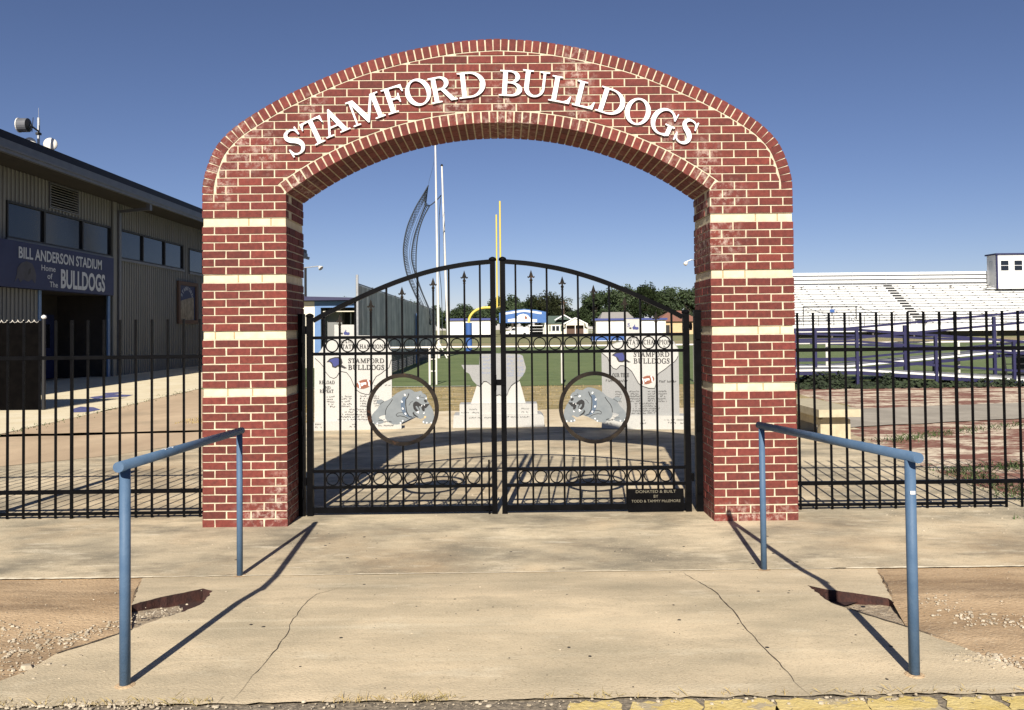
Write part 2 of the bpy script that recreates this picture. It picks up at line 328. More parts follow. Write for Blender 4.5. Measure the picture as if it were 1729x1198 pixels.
def root(name, loc, label, cat, group=None):
    o = bpy.data.objects.new(name, None); col.objects.link(o); o.location = loc; o.empty_display_size = 0.2
    return tag(o, label, cat, group)
def tag(o, label, cat, group=None, kind=None):
    o['label'] = label; o['category'] = cat
    if group: o['group'] = group
    if kind: o['kind'] = kind
    return o
def struct(o): o['kind'] = 'structure'; return o
def stuff(o, label, cat): tag(o, label, cat); o['kind'] = 'stuff'; return o
def part_copy(o, dx=0, dy=0, dz=0):
    c = o.copy(); col.objects.link(c); c.location = o.location + Vector((dx, dy, dz)); return c
X_, Y_, Z_ = Vector((1,0,0)), Vector((0,1,0)), Vector((0,0,1))
def box(name, m, parent, x0, y0, z0, x1, y1, z1): return MB().box(x0, y0, z0, x1, y1, z1).build(name, m, parent)

# ------------------------------------------------------------------ serif letters
def arc(cx, cy, rx, ry, a0, a1, n=14): return [(cx+rx*cos(radians(a0+(a1-a0)*i/n)), cy+ry*sin(radians(a0+(a1-a0)*i/n))) for i in range(n+1)]
def spl(P, n=6):
    out = []; 
    for i in range(len(P)-1):
        p0 = P[max(i-1,0)]; p1 = P[i]; p2 = P[i+1]; p3 = P[min(i+2, len(P)-1)]
        for k in range(n):
            t = k/n
            out.append(tuple(0.5*((2*p1[j])+(-p0[j]+p2[j])*t+(2*p0[j]-5*p1[j]+4*p2[j]-p3[j])*t*t+(-p0[j]+3*p1[j]-3*p2[j]+p3[j])*t**3) for j in range(len(p1))))
    out.append(tuple(P[-1])); return out
def glyph(ch):
    top = [(.12,.94),(0,.955)]; foot = [(.30,.06),(.42,.045),(.42,0),(0,0),(0,.045),(.12,.06)]
    if ch == 'T': return .87, [[(0,1),(.87,1),(.87,.72),(.83,.72),(.79,.86),(.72,.93),(.525,.94),(.525,.06),(.65,.045),(.65,0),(.22,0),(.22,.045),(.345,.06),(.345,.94),(.15,.93),(.08,.86),(.04,.72),(0,.72)]]
    if ch == 'I': return .42, [[(0,1),(.42,1),(.42,.955),(.3,.94)]+foot+top]
    if ch == 'L': return .86, [[(0,1),(.42,1),(.42,.955),(.30,.94),(.30,.06),(.58,.065),(.72,.14),(.81,.30),(.86,.30),(.82,0),(0,0),(0,.045),(.12,.06)]+top]
    if ch == 'F': return .82, [[(0,1),(.8,1),(.82,.72),(.77,.72),(.72,.87),(.6,.93),(.3,.94),(.3,.56),(.47,.56),(.55,.61),(.57,.70),(.62,.70),(.62,.34),(.57,.34),(.55,.45),(.47,.49),(.30,.49)]+foot+top]
    if ch == 'E': return .86, [[(0,1),(.8,1),(.82,.74),(.77,.74),(.72,.88),(.6,.93),(.3,.94),(.3,.56),(.47,.56),(.55,.61),(.57,.70),(.62,.70),(.62,.34),(.57,.34),(.55,.45),(.47,.49),(.30,.49),(.3,.06),(.58,.065),(.72,.14),(.81,.30),(.86,.30),(.82,0),(0,0),(0,.045),(.12,.06)]+top]
    if ch == 'A': return 1.04, [[(.53,1.03),(.93,.06),(1.04,.045),(1.04,0),(.60,0),(.60,.045),(.72,.06),(.625,.30),(.29,.30),(.20,.06),(.34,.045),(.34,0),(0,0),(0,.045),(.11,.06),(.47,1.03)], [(.315,.36),(.60,.36),(.455,.75)]]
    if ch == 'M': return 1.34, [[(0,1),(.30,1),(.68,.27),(1.02,1),(1.34,1),(1.34,.955),(1.21,.94),(1.23,.06),(1.34,.045),(1.34,0),(.92,0),(.92,.045),(1.05,.06),(1.03,.80),(.66,-.02),(.60,-.02),(.20,.80),(.20,.06),(.31,.045),(.31,0),(0,0),(0,.045),(.13,.06)]+top]
    if ch == 'N': return 1.1, [[(0,1),(.28,1),(.90,.28),(.90,.94),(.78,.955),(.78,1),(1.1,1),(1.1,.955),(.97,.94),(.97,-.02),(.90,-.02),(.2,.8),(.2,.06),(.31,.045),(.31,0),(0,0),(0,.045),(.12,.06)]+top]
    if ch == 'H': return 1.08, [[(0,1),(.42,1),(.42,.955),(.3,.94),(.3,.54),(.78,.54),(.78,.94),(.66,.955),(.66,1),(1.08,1),(1.08,.955),(.96,.94),(.96,.06),(1.08,.045),(1.08,0),(.66,0),(.66,.045),(.78,.06),(.78,.47),(.3,.47)]+foot+top]
    if ch == 'O': return 1.0, [arc(.5,.5,.5,.53,0,352,44), [(x+ (y-.5)*-.10, y) for x, y in arc(.5,.5,.315,.455,0,350,36)]]
    if ch == 'D': return 1.06, [[(0,1)]+arc(.45,.5,.61,.5,90,-90,22)+[(0,0),(0,.045),(.12,.06)]+top, [(.30,.94)]+arc(.42,.5,.445,.44,90,-90,20)+[(.30,.06)]]
    if ch == 'P': return .8, [[(0,1)]+arc(.42,.735,.38,.265,90,-90,12)+[(.30,.47)]+foot+top, [(.30,.94)]+arc(.40,.735,.22,.205,90,-90,10)+[(.30,.53)]]
    if ch == 'R': return 1.04, [[(0,1)]+arc(.42,.735,.38,.265,90,-62,12)+[(.93,.07),(1.04,.045),(1.04,0),(.78,0),(.44,.47),(.30,.47)]+foot+top, [(.30,.94)]+arc(.40,.735,.22,.205,90,-90,10)+[(.30,.53)]]
    if ch == 'B': return .92, [[(0,1)]+arc(.42,.76,.36,.24,90,-60,10)+arc(.45,.275,.44,.275,62,-90,14)+[(0,0),(0,.045),(.12,.06)]+top, [(.30,.94)]+arc(.40,.75,.21,.19,90,-90,10)+[(.30,.56)], [(.30,.50)]+arc(.42,.28,.28,.22,90,-90,10)+[(.30,.06)]]
    if ch == 'U': return 1.06, [[(0,1),(.42,1),(.42,.955),(.3,.94)]+arc(.555,.34,.255,.29,180,360,14)+[(.81,.94),(.68,.955),(.68,1),(1.06,1),(1.06,.955),(.91,.94)]+arc(.515,.33,.395,.36,0,-180,16)+top]
    if ch == 'C': return .95, [arc(.5,.5,.5,.53,38,322,30)+[(.86,.10)]+arc(.53,.5,.35,.455,-45,-310,26)+[(.87,.72),(.92,.72)]]
    if ch == 'G': return 1.0, [arc(.5,.5,.5,.53,42,285,28)+[(.74,-.01),(.90,.07),(.90,.40),(1.0,.42),(1.0,.465),(.60,.465),(.60,.42),(.73,.40),(.73,.11)]+arc(.53,.5,.34,.455,-75,-308,24)+[(.86,.68),(.91,.68),(.93,1.0),(.885,1.0)]]
    if ch == 'S':
        c = spl([(.60,.80,.03),(.53,.925,.035),(.37,.975,.04),(.19,.92,.075),(.13,.77,.09),(.22,.63,.10),(.40,.52,.115),(.53,.38,.11),(.56,.22,.09),(.47,.075,.07),(.31,.02,.04),(.14,.07,.035),(.06,.22,.03)], 5)
        L_, R_ = [], []
        for i, (x, y, w_) in enumerate(c):
            w_ *= .86
            a = c[max(i-1,0)]; b = c[min(i+1,len(c)-1)]; dx, dy = b[0]-a[0], b[1]-a[1]; l = sqrt(dx*dx+dy*dy) or 1
            L_.append((x-dy/l*w_, y+dx/l*w_)); R_.append((x+dy/l*w_, y-dx/l*w_))
        return .68, [[(.655,1.02),(.60,1.02),(.585,.93)] and (L_[2:-2]+[(.085,.15),(.075,-.02),(.02,-.02),(.0,.32),(.05,.32)]+R_[::-1][2:-2]+[(.565,.87),(.58,1.02),(.635,1.02),(.655,.68),(.60,.68)])]
    return .5, []
def word(mb, txt, o, ux, uy, h, th, gap=.10, space=.45, center=True, sx=1.0):
    o = Vector(o); ux = Vector(ux); uy = Vector(uy)
    wd = 0
    for ch in txt: wd += space if ch == ' ' else glyph(ch)[0]+gap
    x = -wd/2 if center else 0
    for ch in txt:
        if ch == ' ': x += space; continue
        g, lp = glyph(ch)
        if lp: mb.prism([[(p[0]*sx, p[1]) for p in l] for l in lp], o+ux*(x*h*sx), ux*h, uy*h, th)
        x += g+gap
    return mb
def sans(name, txt, o, ux, uy, h, th, m, parent, width=None, align='LEFT', bold=0.0):
    cu = bpy.data.curves.new(name, 'FONT'); cu.body = txt; cu.size = 1; cu.extrude = 0; cu.offset = bold; cu.resolution_u = 3
    ob = bpy.data.objects.new(name, cu); col.objects.link(ob)
    bpy.context.view_layer.update()
    me = bpy.data.meshes.new_from_object(ob.evaluated_get(bpy.context.evaluated_depsgraph_get()))
    xs = [v.co.x for v in me.vertices]; x0, x1 = min(xs), max(xs)
    sx = (width/(x1-x0)) if width else h*1.37
    o = Vector(o); ux = Vector(ux); uy = Vector(uy); nz = ux.cross(uy)
    off = x0 if align == 'LEFT' else (x0+x1)/2
    mb = MB(); mb.add([o+ux*((v.co.x-off)*sx)+uy*(v.co.y*h*1.37)+nz*th for v in me.vertices], [tuple(p.vertices) for p in me.polygons])
    bpy.data.objects.remove(ob); bpy.data.curves.remove(cu); bpy.data.meshes.remove(me)
    return mb.build(name, m, parent)

# ================================================================== GROUND
def pgz(pts, z=0.0): return [(p[0], p[1]) for p in pts]
def sheet(name, m, pts, z=0.0, slope=False, sub=None):
    mb = MB(); tris = tessellate_polygon([[Vector((p[0], p[1], 0)) for p in pts]])
    fs = []
    for t in tris:
        a, b, c = [pts[i] for i in t]
        if (b[0]-a[0])*(c[1]-a[1])-(b[1]-a[1])*(c[0]-a[0]) < 0: t = (t[0], t[2], t[1])
        fs.append(tuple(t))
    mb.add([(p[0], p[1], (gz(p[1]) if slope else 0)+z) for p in pts], fs)
    o = mb.build(name, m)
    if slope:
        import bmesh
        bm = bmesh.new(); bm.from_mesh(o.data)
        for yy in (-1.6, -1.8, -2.0, -2.13, -2.5, -3.0):
            bmesh.ops.bisect_plane(bm, geom=bm.verts[:]+bm.edges[:]+bm.faces[:], plane_co=(0, yy, 0), plane_no=(0, 1, 0))
        for v in bm.verts: v.co.z = gz(v.co.y)+z
        bm.to_mesh(o.data); bm.free()
    return struct(o)
def jag(pts, amp=0.012, step=0.08, closed=True, axis=None):
    out = []; n = len(pts); rng = random.Random(len(pts)*13+int(pts[0][0]*10))
    for i in range(n if closed else n-1):
        a = Vector(pts[i][:2]); b = Vector(pts[(i+1) % n][:2]); L = (b-a).length; k = max(1, int(L/step)); nn = Vector((-(b-a).y, (b-a).x)).normalized() if L else Vector((0,0))
        out.append(tuple(a))
        for j in range(1, k): out.append(tuple(a+(b-a)*(j/k)+nn*rng.uniform(-amp, amp)))
    if not closed: out.append(tuple(pts[-1][:2]))
    return out

sheet('ground', SOIL, [(-700,EDGE),(700,EDGE),(700,1500),(-700,1500)], -0.03)
plaza = [(-30,EDGE),(9,EDGE),(6.2,0.0)]+jag([(6.2,0.0),(4.95,.7),(4.75,1.4),(4.8,2.4),(4.95,3.9),(5.3,6.0),(5.5,8.0),(4.2,7.2),(2.9,6.4),(1.2,6.95),(-0.9,7.0),(-2.95,7.0),(-3.9,7.0),(-8.2,6.4)], .04, .25, False)[1:]+[(-30,6.2)]
sheet('plaza', PLAZA, plaza, 0.0)
drv = jag([(-3.9,6.9),(-4.1,9.0),(-5.6,11.5),(-5.9,17),(-6.0,40),(-8.9,40),(-8.7,17.5),(-8.25,10),(-8.1,6.3)], .05, .4)
sheet('driveway', DRIVE, drv, 0.004)
sheet('sidewalk_by_building', WALK, jag([(-8.1,6.2),(-8.25,10),(-8.7,17.5),(-8.9,60)], .03, .5, False)+[(-14.5,60),(-16,6.2)], 0.008)
sheet('driveway_near', DRIVE, jag([(-30,3.2),(-6.5,3.0),(-5.2,4.2),(-3.6,7.1),(-8.1,6.7),(-30,6.7)], .05, .4), 0.004)
sheet('sand_strip', SAND, jag([(-6.1,6.9),(-2.9,6.2),(5.6,6.2),(5.6,10.8),(-6.1,10.8)], .05, .4), -0.008)
sheet('dry_grass_strip', DRYG, jag([(-6.5,10.0),(7,10.0),(7,17.2),(-6.5,17.2)], .15, .5), -0.004)
sheet('mulch_ground', MULCH, [(4.4,-0.9),(40,-1.0),(40,16.3),(4.4,16.3)], -0.012)
sheet('side_path', PATH, jag([(5.0,5.9),(5.7,6.5),(8.95,7.45),(16,9.2),(16,11.6),(10.6,10.3),(7.0,9.4),(5.2,8.4)], .05, .3), 0.004)
sheet('field', FIELD, [(-14,17.0),(150,17.0),(150,75),(-14,75)], 0.006)
sheet('field_line', LINEW, [(-6.5,17.05),(-.95,17.05),(-.95,17.2),(-6.5,17.2)], 0.012)
sheet('track', TRACK, [(-14,75),(150,75),(150,92),(-14,92)], 0.01)
sheet('far_grass', FARG, [(-300,92),(400,92),(400,1400),(-300,1400)], 0.004)
for poly in ([(118,692),(136,687),(158,688),(170,692),(150,696),(120,697)], [(150,671),(190,666),(225,667),(214,670),(190,671),(160,674)], [(172,664),(206,662),(203,665),(178,667)]):
    sheet('painted_paw_mark', PAINTB, [tuple(atZ(x, y, 0)[:2]) for x, y in poly], 0.012)

def S(px, py): p = atS(px, py); return (p.x, p.y)
def L0(px, py): p = atZ(px, py, 0); return (p.x, p.y)
eL = L0(238, 977); eL = (eL[0], EDGE); eR = (L0(1483, 962)[0], EDGE)
pitL = [S(222,1021), S(262,1010), S(300,1002), S(343,993), S(359,997), S(342,1018), S(312,1032), S(270,1044), S(222,1062)]
pitR = [S(1508,1017), S(1500,1010), S(1450,1002), S(1392,994), S(1362,987), S(1385,1005), S(1403,1017), S(1450,1032), S(1530,1057)]
YB = -3.525
lowL = [S(95,1103), S(40,1135), S(-20,1158), S(-80,1176), (S(-110,1190)[0], YB)]
lowR = [S(1640,1098), S(1740,1135), S(1830,1168), (S(1860,1185)[0], YB)]
jl = jag(pitL, .006, .03, False, None)
ramp = [eL]+jag([eL, pitL[0]], .006, .05, False)[1:-1]+jag(pitL, .007, .03, False)+jag([pitL[-1]]+lowL, .008, .06, False)[1:]
ramp += jag([lowL[-1],lowR[-1]], .012, .05, False)[1:]
ramp += jag(lowR[::-1]+[pitR[-1]], .008, .06, False)[1:-1]+jag(pitR[::-1], .007, .03, False)+jag([pitR[0], eR], .006, .05, False)[1:]
sheet('ramp', RAMP, ramp, 0, True)
apL = [(-14,EDGE), eL]+[tuple(pitL[0]), tuple(pitL[-1])]+lowL+[(-14,YB)]
sheet('apron', APRON, apL, -0.004, True)
apR = [(14,EDGE), (14,YB)]+lowR[::-1]+[tuple(pitR[-1]), tuple(pitR[0]), eR]
sheet('apron', APRON, apR, -0.004, True)
for pit in (pitL, pitR):
    mb = MB(); c = Vector((sum(p[0] for p in pit)/len(pit), sum(p[1] for p in pit)/len(pit)))
    pts = [tuple(c+(Vector(p)-c)*1.12) for p in pit]
    tip = pit[4]; far = pit[0] if pit is pitL else pit[0]
    def dz(p):
        return -0.012-0.075*max(0, min(1, 1.15-(Vector(p)-Vector(tip)).length/ .62))
    n = 8; vs = []; fs = []
    top = [pit[0], pit[1], pit[2], pit[3], pit[4]]; bot = [pit[8], pit[7], pit[6], pit[5], pit[4]]
    def along(P, t):
        k = min(3, int(t*4)); u = t*4-k; return Vector(P[k])*(1-u)+Vector(P[k+1])*u
    for i in range(17):
        for j in range(n+1):
            a = along(top, i/16); b = along(bot, i/16); v = b-a
            p = a - v*0.06 + v*1.12*(j/n) if i < 16 else a+Vector((0, 0.01*(j-n/2)/n))
            vs.append((p.x, p.y, gz(p.y)+dz(p)+random.uniform(-.004,.004)))
    for i in range(16):
        for j in range(n):
            q = (i*(n+1)+j, i*(n+1)+j+1, (i+1)*(n+1)+j+1, (i+1)*(n+1)+j); fs.append(q)
    mb.add(vs, fs); struct(mb.build('washed_out_hollow', GRAVEL))
    r = root('rusted_steel_edge', (tip[0], tip[1], gz(tip[1])), 'rusty broken steel edging in the hollow beside the ' + ('left' if pit is pitL else 'right') + ' handrail', 'steel edging', 'rusted edgings in the hollows')
    m2 = MB(); seq = jag(top[:]+[bot[3], bot[2]], .003, .03, False)
    for i in range(len(seq)-1):
        a, b = seq[i], seq[i+1]; za, zb = gz(a[1])-.001, gz(b[1])-.001
        da = min(-.012, dz(a)-.012); db = min(-.012, dz(b)-.012)
        av = Vector((a[0], a[1], 0)); bv = Vector((b[0], b[1], 0)); nn = Vector((-(bv-av).y, (bv-av).x, 0)).normalized()*.006
        m2.add([av+Z_*za, bv+Z_*zb, bv+Z_*(zb+db-.02)-Y_*.02, av+Z_*(za+da-.02)-Y_*.02, av-nn+Z_*za, bv-nn+Z_*zb, bv-nn+Z_*(zb+db-.02), av-nn+Z_*(za+da-.02)],
               [(0,1,2,3),(4,7,6,5),(0,4,5,1),(3,2,6,7)])
    m2.build('steel_plate', RUST, r)
    # rust sheet lying in the tip
    m3 = MB(); tp = [pit[2], pit[3], pit[4], pit[5], pit[6]]
    m3.add([(p[0], p[1], gz(p[1])+dz(p)+.012) for p in tp], [(0,1,2,3,4)]); m3.build('rust_sheet', RUST, r)

def strip(name, m, pts, wd, z=0.004, slope=True, amp=.006, taper=True):
    pts = jag(pts, amp, .05, False); mb = MB(); n = len(pts); vs = []
    for i, p in enumerate(pts):
        a = Vector(pts[max(i-1,0)]); b = Vector(pts[min(i+1,n-1)]); d = (b-a).normalized(); q = Vector((-d.y, d.x))
        ww = wd*random.uniform(.5, 1.4)*(min(1, 4*min(i, n-1-i)/n+.15) if taper else 1)
        for s_ in (-.5, .5):
            v = Vector(p)+q*ww*s_; vs.append((v.x, v.y, (gz(v.y) if slope else 0)+z))
    mb.add(vs, [(2*i, 2*i+1, 2*i+3, 2*i+2) for i in range(n-1)]); return struct(mb.build(name, m))
strip('pavement_crack', CRACK, [S(590,985), S(565,995), S(535,1003), S(515,1020), S(492,1050), S(482,1075), S(455,1110), S(420,1150), S(395,1180)], .0035, .003)
strip('pavement_crack', CRACK, [S(1149,965), S(1180,982), S(1206,998), S(1245,1040), S(1262,1065), S(1293,1097), S(1330,1135), S(1350,1160), S(1372,1178)], .006, .003)
strip('pavement_crack', CRACK, [S(222,1063), S(180,1077), S(130,1093), S(95,1104)], .014, taper=False)
strip('pavement_crack', CRACK, [S(1403,1018), S(1450,1033), S(1530,1058), S(1580,1073), S(1622,1087)], .012)
strip('pavement_crack', CRACK, [S(238,981), S(228,1000), S(223,1020)], .005)
strip('pavement_crack', CRACK, [S(1483,966), S(1497,985), S(1507,1010)], .005)
strip('pavement_crack', CRACK, [L0(360,972), L0(372,973), L0(385,971), L0(400,971)], .012, .004, False)
strip('pavement_joint', JOINT, [(-8,EDGE-.004), (-2.3,EDGE-.004)], .032, .007, False, .004, False)
strip('pavement_joint', JOINT, [(-2.3,EDGE), (2.3,EDGE)], .012, .006, False, .006, False)
strip('pavement_joint', JOINT, [(2.2,EDGE), (8,EDGE)], .026, .006, False, .004, False)
strip('pavement_crack', CRACK, [S(1240,1190), S(1262,1183), S(1290,1176)], .004)
strip('pavement_crack', CRACK, [S(365,1190), S(378,1176)], .008)
# street, gutter and worn yellow kerb paint
struct(MB().box(-60, -60, -0.5, 60, YB+.05, gz(YB)-.018).build('street', STREET))
sheet('gutter_edge', STREET, jag([(-14,YB+.004),(14,YB+.004),(14,YB-.17),(-14,YB-.17)], .012, .05), gz(YB)-.008)
yl = []
for x0, x1 in ((.30,.50),(.56,.82),(.86,1.12),(1.15,1.5),(1.54,1.80),(1.85,2.05),(2.1,2.6),(2.66,3.3)):
    sheet('yellow_kerb_paint', YELLOW, jag([(x0,YB-.028),(x1,YB-.022),(x1+.02,YB-.16),(x0-.03,YB-.16)], .016, .03), gz(YB)-.003)

def pebbles(name, n, fn, r0, r1, m, label, cat, seed=1, flat=.6, slope=True):
    rng = random.Random(seed); mb = MB()
    for i in range(n):
        x, y = fn(rng); r = r0+(r1-r0)*rng.random()**3; z = (gz(y) if slope else 0)
        k = 6; a0 = rng.random()*6; t = rng.uniform(.75, 1.15); e = rng.uniform(.6,1.1)
        vs = [(x+r*cos(a0+2*pi*j/k)*rng.uniform(.8,1.15), y+r*e*sin(a0+2*pi*j/k)*rng.uniform(.8,1.15), z-.001) for j in range(k)]
        vs += [(x+r*.7*cos(a0+2*pi*j/k), y+r*.7*e*sin(a0+2*pi*j/k), z+r*flat*rng.uniform(.8,1.1)) for j in range(k)]
        mb.add(vs, [(j, (j+1) % k, k+(j+1) % k, k+j) for j in range(k)]+[tuple(range(k, 2*k))], t)
    return stuff(mb.build(name, m), label, cat)
def near_line(P, spread):
    def f(r):
        i = r.randrange(len(P)-1); t = r.random(); a = Vector(P[i]); b = Vector(P[i+1]); p = a+(b-a)*t
        return p.x+r.gauss(0, spread), p.y+r.gauss(0, spread)*.7+spread*.5
    return f
def pick(*fns):
    return lambda r: fns[r.randrange(len(fns))](r)
pebbles('gravel', 1500, pick(near_line([S(-60,1120),S(95,1090),S(150,1068),S(225,1045),S(300,1028)], .05), near_line([S(0,1060),S(60,1085),S(20,1140)], .1), near_line([(-2.4,YB+.01),(-1.4,YB-.02)], .03), near_line([(-2.4,YB-.05),(2.4,YB-.05)], .03), near_line([S(1580,1010),S(1640,1050),S(1729,1055),S(1800,1060)], .1), near_line([S(1640,1110),S(1729,1130)], .06)), .003, .012, STONE, 'scattered pale gravel along the ramp edges and brown aprons', 'gravel', 3)
pebbles('gravel', 260, lambda r: (r.uniform(-3.6,3.6), r.uniform(-3.3,.2)), .003, .008, STONE, 'sparse white pebbles scattered over the concrete ramp and landing', 'gravel', 5)
pebbles('gravel', 360, pick(lambda r: (r.uniform(3.2,5.2), r.uniform(-.6,1.0)), lambda r: (r.uniform(2.6,5.0), r.uniform(.6,4.0)), lambda r: (r.uniform(-1.6,1.8), r.uniform(.2,2.6))), .004, .013, STONE, 'loose pebbles on the plaza behind and beside the black fence', 'gravel', 8)
pebbles('dark_specks', 170, lambda r: (r.uniform(-1.9,2.1), r.uniform(-3.45,-.2)), .004, .015, BLK, 'small flattened black gum spots on the concrete in front of the gate', 'gum spots', 12, .12)
pebbles('rock', 1, lambda r: S(44,1128), .035, .036, STONE, 'biggest white rock lying by the lower left ramp edge', 'rock', 12, .5)

def tufts(name, fn, n, h0, h1, m, label, cat, seed=1, w_=.006, lean=.5):
    rng = random.Random(seed); mb = MB()
    for i in range(n):
        x, y = fn(rng); z = gz(y); h = rng.uniform(h0, h1); a = rng.random()*6.28; l = rng.uniform(.1, lean)*h
        dx, dy = cos(a), sin(a); t = rng.uniform(.6, 1.25)
        mb.add([(x-dy*w_, y+dx*w_, z), (x+dy*w_, y-dx*w_, z), (x+dx*l*.5, y+dy*l*.5, z+h*.65), (x+dx*l, y+dy*l, z+h)], [(0,1,2),(0,2,3)], t)
    return stuff(mb.build(name, m), label, cat)
tufts('kerb_weeds', near_line([(-8.0,5.2),(-8.2,10),(-8.7,17.5),(-8.8,24)], .12), 420, .015, .06, WEED, 'low green weeds along the kerb of the cream sidewalk', 'weeds', 2, .012, 1.2)
tufts('dry_straw', pick(lambda r: (r.uniform(-5.8,-3.2), r.uniform(8,11.5)), lambda r: (r.uniform(-6,7), r.uniform(9.8,17))), 5000, .015, .05, STRAW, 'short yellow dry grass between the sand and the turf', 'dry grass', 3, .012, 1.5)
tufts('green_tufts', pick(near_line([(5.3,4.6),(6.4,5.4),(8.6,6.6),(12,8)], .14), near_line([(4.9,.6),(5.0,2.2),(6.5,2.6)], .16), near_line([(4.5,-.1),(5.2,-.4)], .10)), 2800, .015, .065, WEED, 'green weed tufts along the path and mulch beds', 'weeds', 4, .008, 1.6)
tufts('kerb_straw', pick(near_line([(-2.4,YB),(-1.2,YB)], .02), near_line([(-.7,YB),(-.2,YB)], .02), near_line([(.2,YB+.01),(2.6,YB+.01)], .012)), 420, .008, .035, STRAW, 'dry straw bits caught along the street edge', 'straw', 6, .002, 2.0)
def shrub_strip(name, boxes, n, m, label, cat, s0=.03, s1=.07, seed=1):
    rng = random.Random(seed); mb = MB()
    for i in range(n):
        x0, y0, x1, y1, h = boxes[rng.randrange(len(boxes))]
        x = rng.uniform(x0, x1); y = rng.uniform(y0, y1); hh = h*(.55+.45*sin(x*3.1+sin(x*7))); z = hh*rng.random()**1.3
        s_ = rng.uniform(s0, s1); a, b = rng.random()*6.28, rng.uniform(-1, 1)
        u = Vector((cos(a), sin(a), b*.5)).normalized()*s_; v = u.orthogonal().normalized()*s_*.7
        p = Vector((x, y, max(z, .02))); mb.add([p-u, p-v, p+u, p+v], [(0,1,2,3)], rng.uniform(.3, .9))
    return stuff(mb.build(name, m), label, cat)
shrub_strip('weed_bank', [(7.4,14.6,11,16.2,.20),(7.4,15.0,10.2,16.0,.42),(11,14.6,16,16.2,.2),(16,14.6,26,16.2,.2)], 11000, LEAF, 'dark low weeds growing under the navy access ramp', 'weeds', seed=9)

# ================================================================== ARCHWAY
BL = 0.191; C_ = 0.0677; WO, WI, DP = 2.477, 1.774, 0.61; J = 0.0122
BANDS = (16, 23, 30, 37); ZB = 38*C_
arch = root('brick_archway', (0, 0, 0), 'red brick entrance arch with cream bands and raised white lettering', 'archway')
rng = random.Random(11)
def tb(): 
    k = rng.choice((rng.uniform(.70, .95), rng.uniform(.85, 1.1), rng.uniform(.9, 1.2)))
    return (k*rng.uniform(.97,1.05), k, k*rng.uniform(.95,1.1))
def course_x(i, xa, xb, first_half):
    out = []; x = xa
    if first_half: out.append((x, x+.095)); x += .095+J
    while x < xb-.02:
        e = min(x+BL, xb)
        if xb-e < .03: e = xb
        out.append((x, e)); x = e+J
    return out
for sgn in (-1, 1):
    xa, xb = (-WO, -WI) if sgn < 0 else (WI, WO)
    core = MB(); bricks = MB()
    edges = [0]
    segs = []; z = 0
    for b in BANDS: segs += [(z, b*C_, .006), (b*C_, (b+1)*C_, .016)]; z = (b+1)*C_
    for z0, z1, ins in segs: core.box(xa+ins, ins, z0-(0.002 if ins < .01 and z0 > 0 else 0), xb-ins, DP-ins, z1)
    core.build('mortar_core', MORTAR, arch)
    for i in range(37):
        z0, z1 = i*C_+.002, (i+1)*C_-J+.003
        if i in BANDS: continue
        if i == 0: z0 = -.01
        fh = (i % 2 == (0 if sgn < 0 else 1))
        row = course_x(i, xa, xb, fh); nb = len(row)
        for k, (a, b) in enumerate(row):
            dd = .194 if (b-a) < .15 else .092
            e = lambda: rng.uniform(-.0012, .0012)
            bricks.brick(a+e(), 0+e(), z0+e(), b+e(), dd, z1+e(), tb())
            bricks.brick(a+e(), DP-dd, z0+e(), b+e(), DP+e(), z1+e(), tb())
        for side in (0, 1):
            hb = row[0] if side == 0 else row[-1]; dd = .194 if (hb[1]-hb[0]) < .15 else .092
            y = dd+J; sx0, sx1 = (xa, xa+.09) if side == 0 else (xb-.09, xb)
            while y < DP-dd-.02:
                e2 = min(y+BL, DP-dd-J)
                if DP-dd-J-e2 < .04: e2 = DP-dd-J
                bricks.brick(sx0+rng.uniform(-.001,.001), y, z0, sx1+rng.uniform(-.001,.001), e2, z1, tb()); y = e2+J
    bricks.build('pier', BRICK, arch)
    for bi, b in enumerate(BANDS):
        cb = MB(); ins = .009; z0, z1 = b*C_+.001, (b+1)*C_-.009
        cuts = [[0,.30,.60,1],[0,.15,.38,1],[0,.43,.72,1],[0,.56,.83,1]][bi] if sgn < 0 else [[0,.3,.62,1],[0,.57,.84,1],[0,.15,.42,1],[0,.56,.83,1]][bi]
        for k in range(3):
            a = xa+ins+(xb-xa-2*ins)*cuts[k]; c = xa+ins+(xb-xa-2*ins)*cuts[k+1]-(.011 if k < 2 else 0)
            if k < 2: MB().box(c+.0003, ins+.002, z0+.001, c+.0107, .1, z1-.001).build('band_joint', TANJ, arch)
            cb.box(a, ins, z0, c, .2, z1, rng.uniform(.9,1.06)); cb.box(a, DP-.2, z0, c, DP-ins, z1, rng.uniform(.9,1.06))
        cb.box(xa+ins+.001, .206, z0, xb-ins-.001, DP-.206, z1, .97)
        cb.build('cream_band', CREAM, arch)
# arch body
OUTP = [(0,4.066),(.305,4.046),(.605,4.0),(.904,3.934),(1.2,3.846),(1.5,3.725),(1.8,3.585),(2.04,3.447),(2.23,3.315),(2.365,3.165),(2.437,3.0),(2.472,2.86),(2.477,2.775)]
half = spl(OUTP, 8); outer = [(-x, z) for x, z in half[::-1]][:-1]+half
def offs(P, d):
    o = []
    for i, p in enumerate(P):
        a = Vector(P[max(i-1,0)]); b = Vector(P[min(i+1,len(P)-1)]); t = (b-a).normalized(); o.append((p[0]+t.y*d, p[1]-t.x*d))
    return o
RT_ = .094
inner_out = offs(outer, RT_+J)     # limit of spandrel bricks at the top
def f_out(x):
    P = inner_out
    if x <= P[0][0] or x >= P[-1][0]: return -1
    for i in range(len(P)-1):
        if P[i][0] <= x <= P[i+1][0]:
            u = (x-P[i][0])/max(1e-9, P[i+1][0]-P[i][0]); return P[i][1]+(P[i+1][1]-P[i][1])*u
    return -1
RI, ZC = 3.007, 0.347; HA = math.asin(WI/RI)
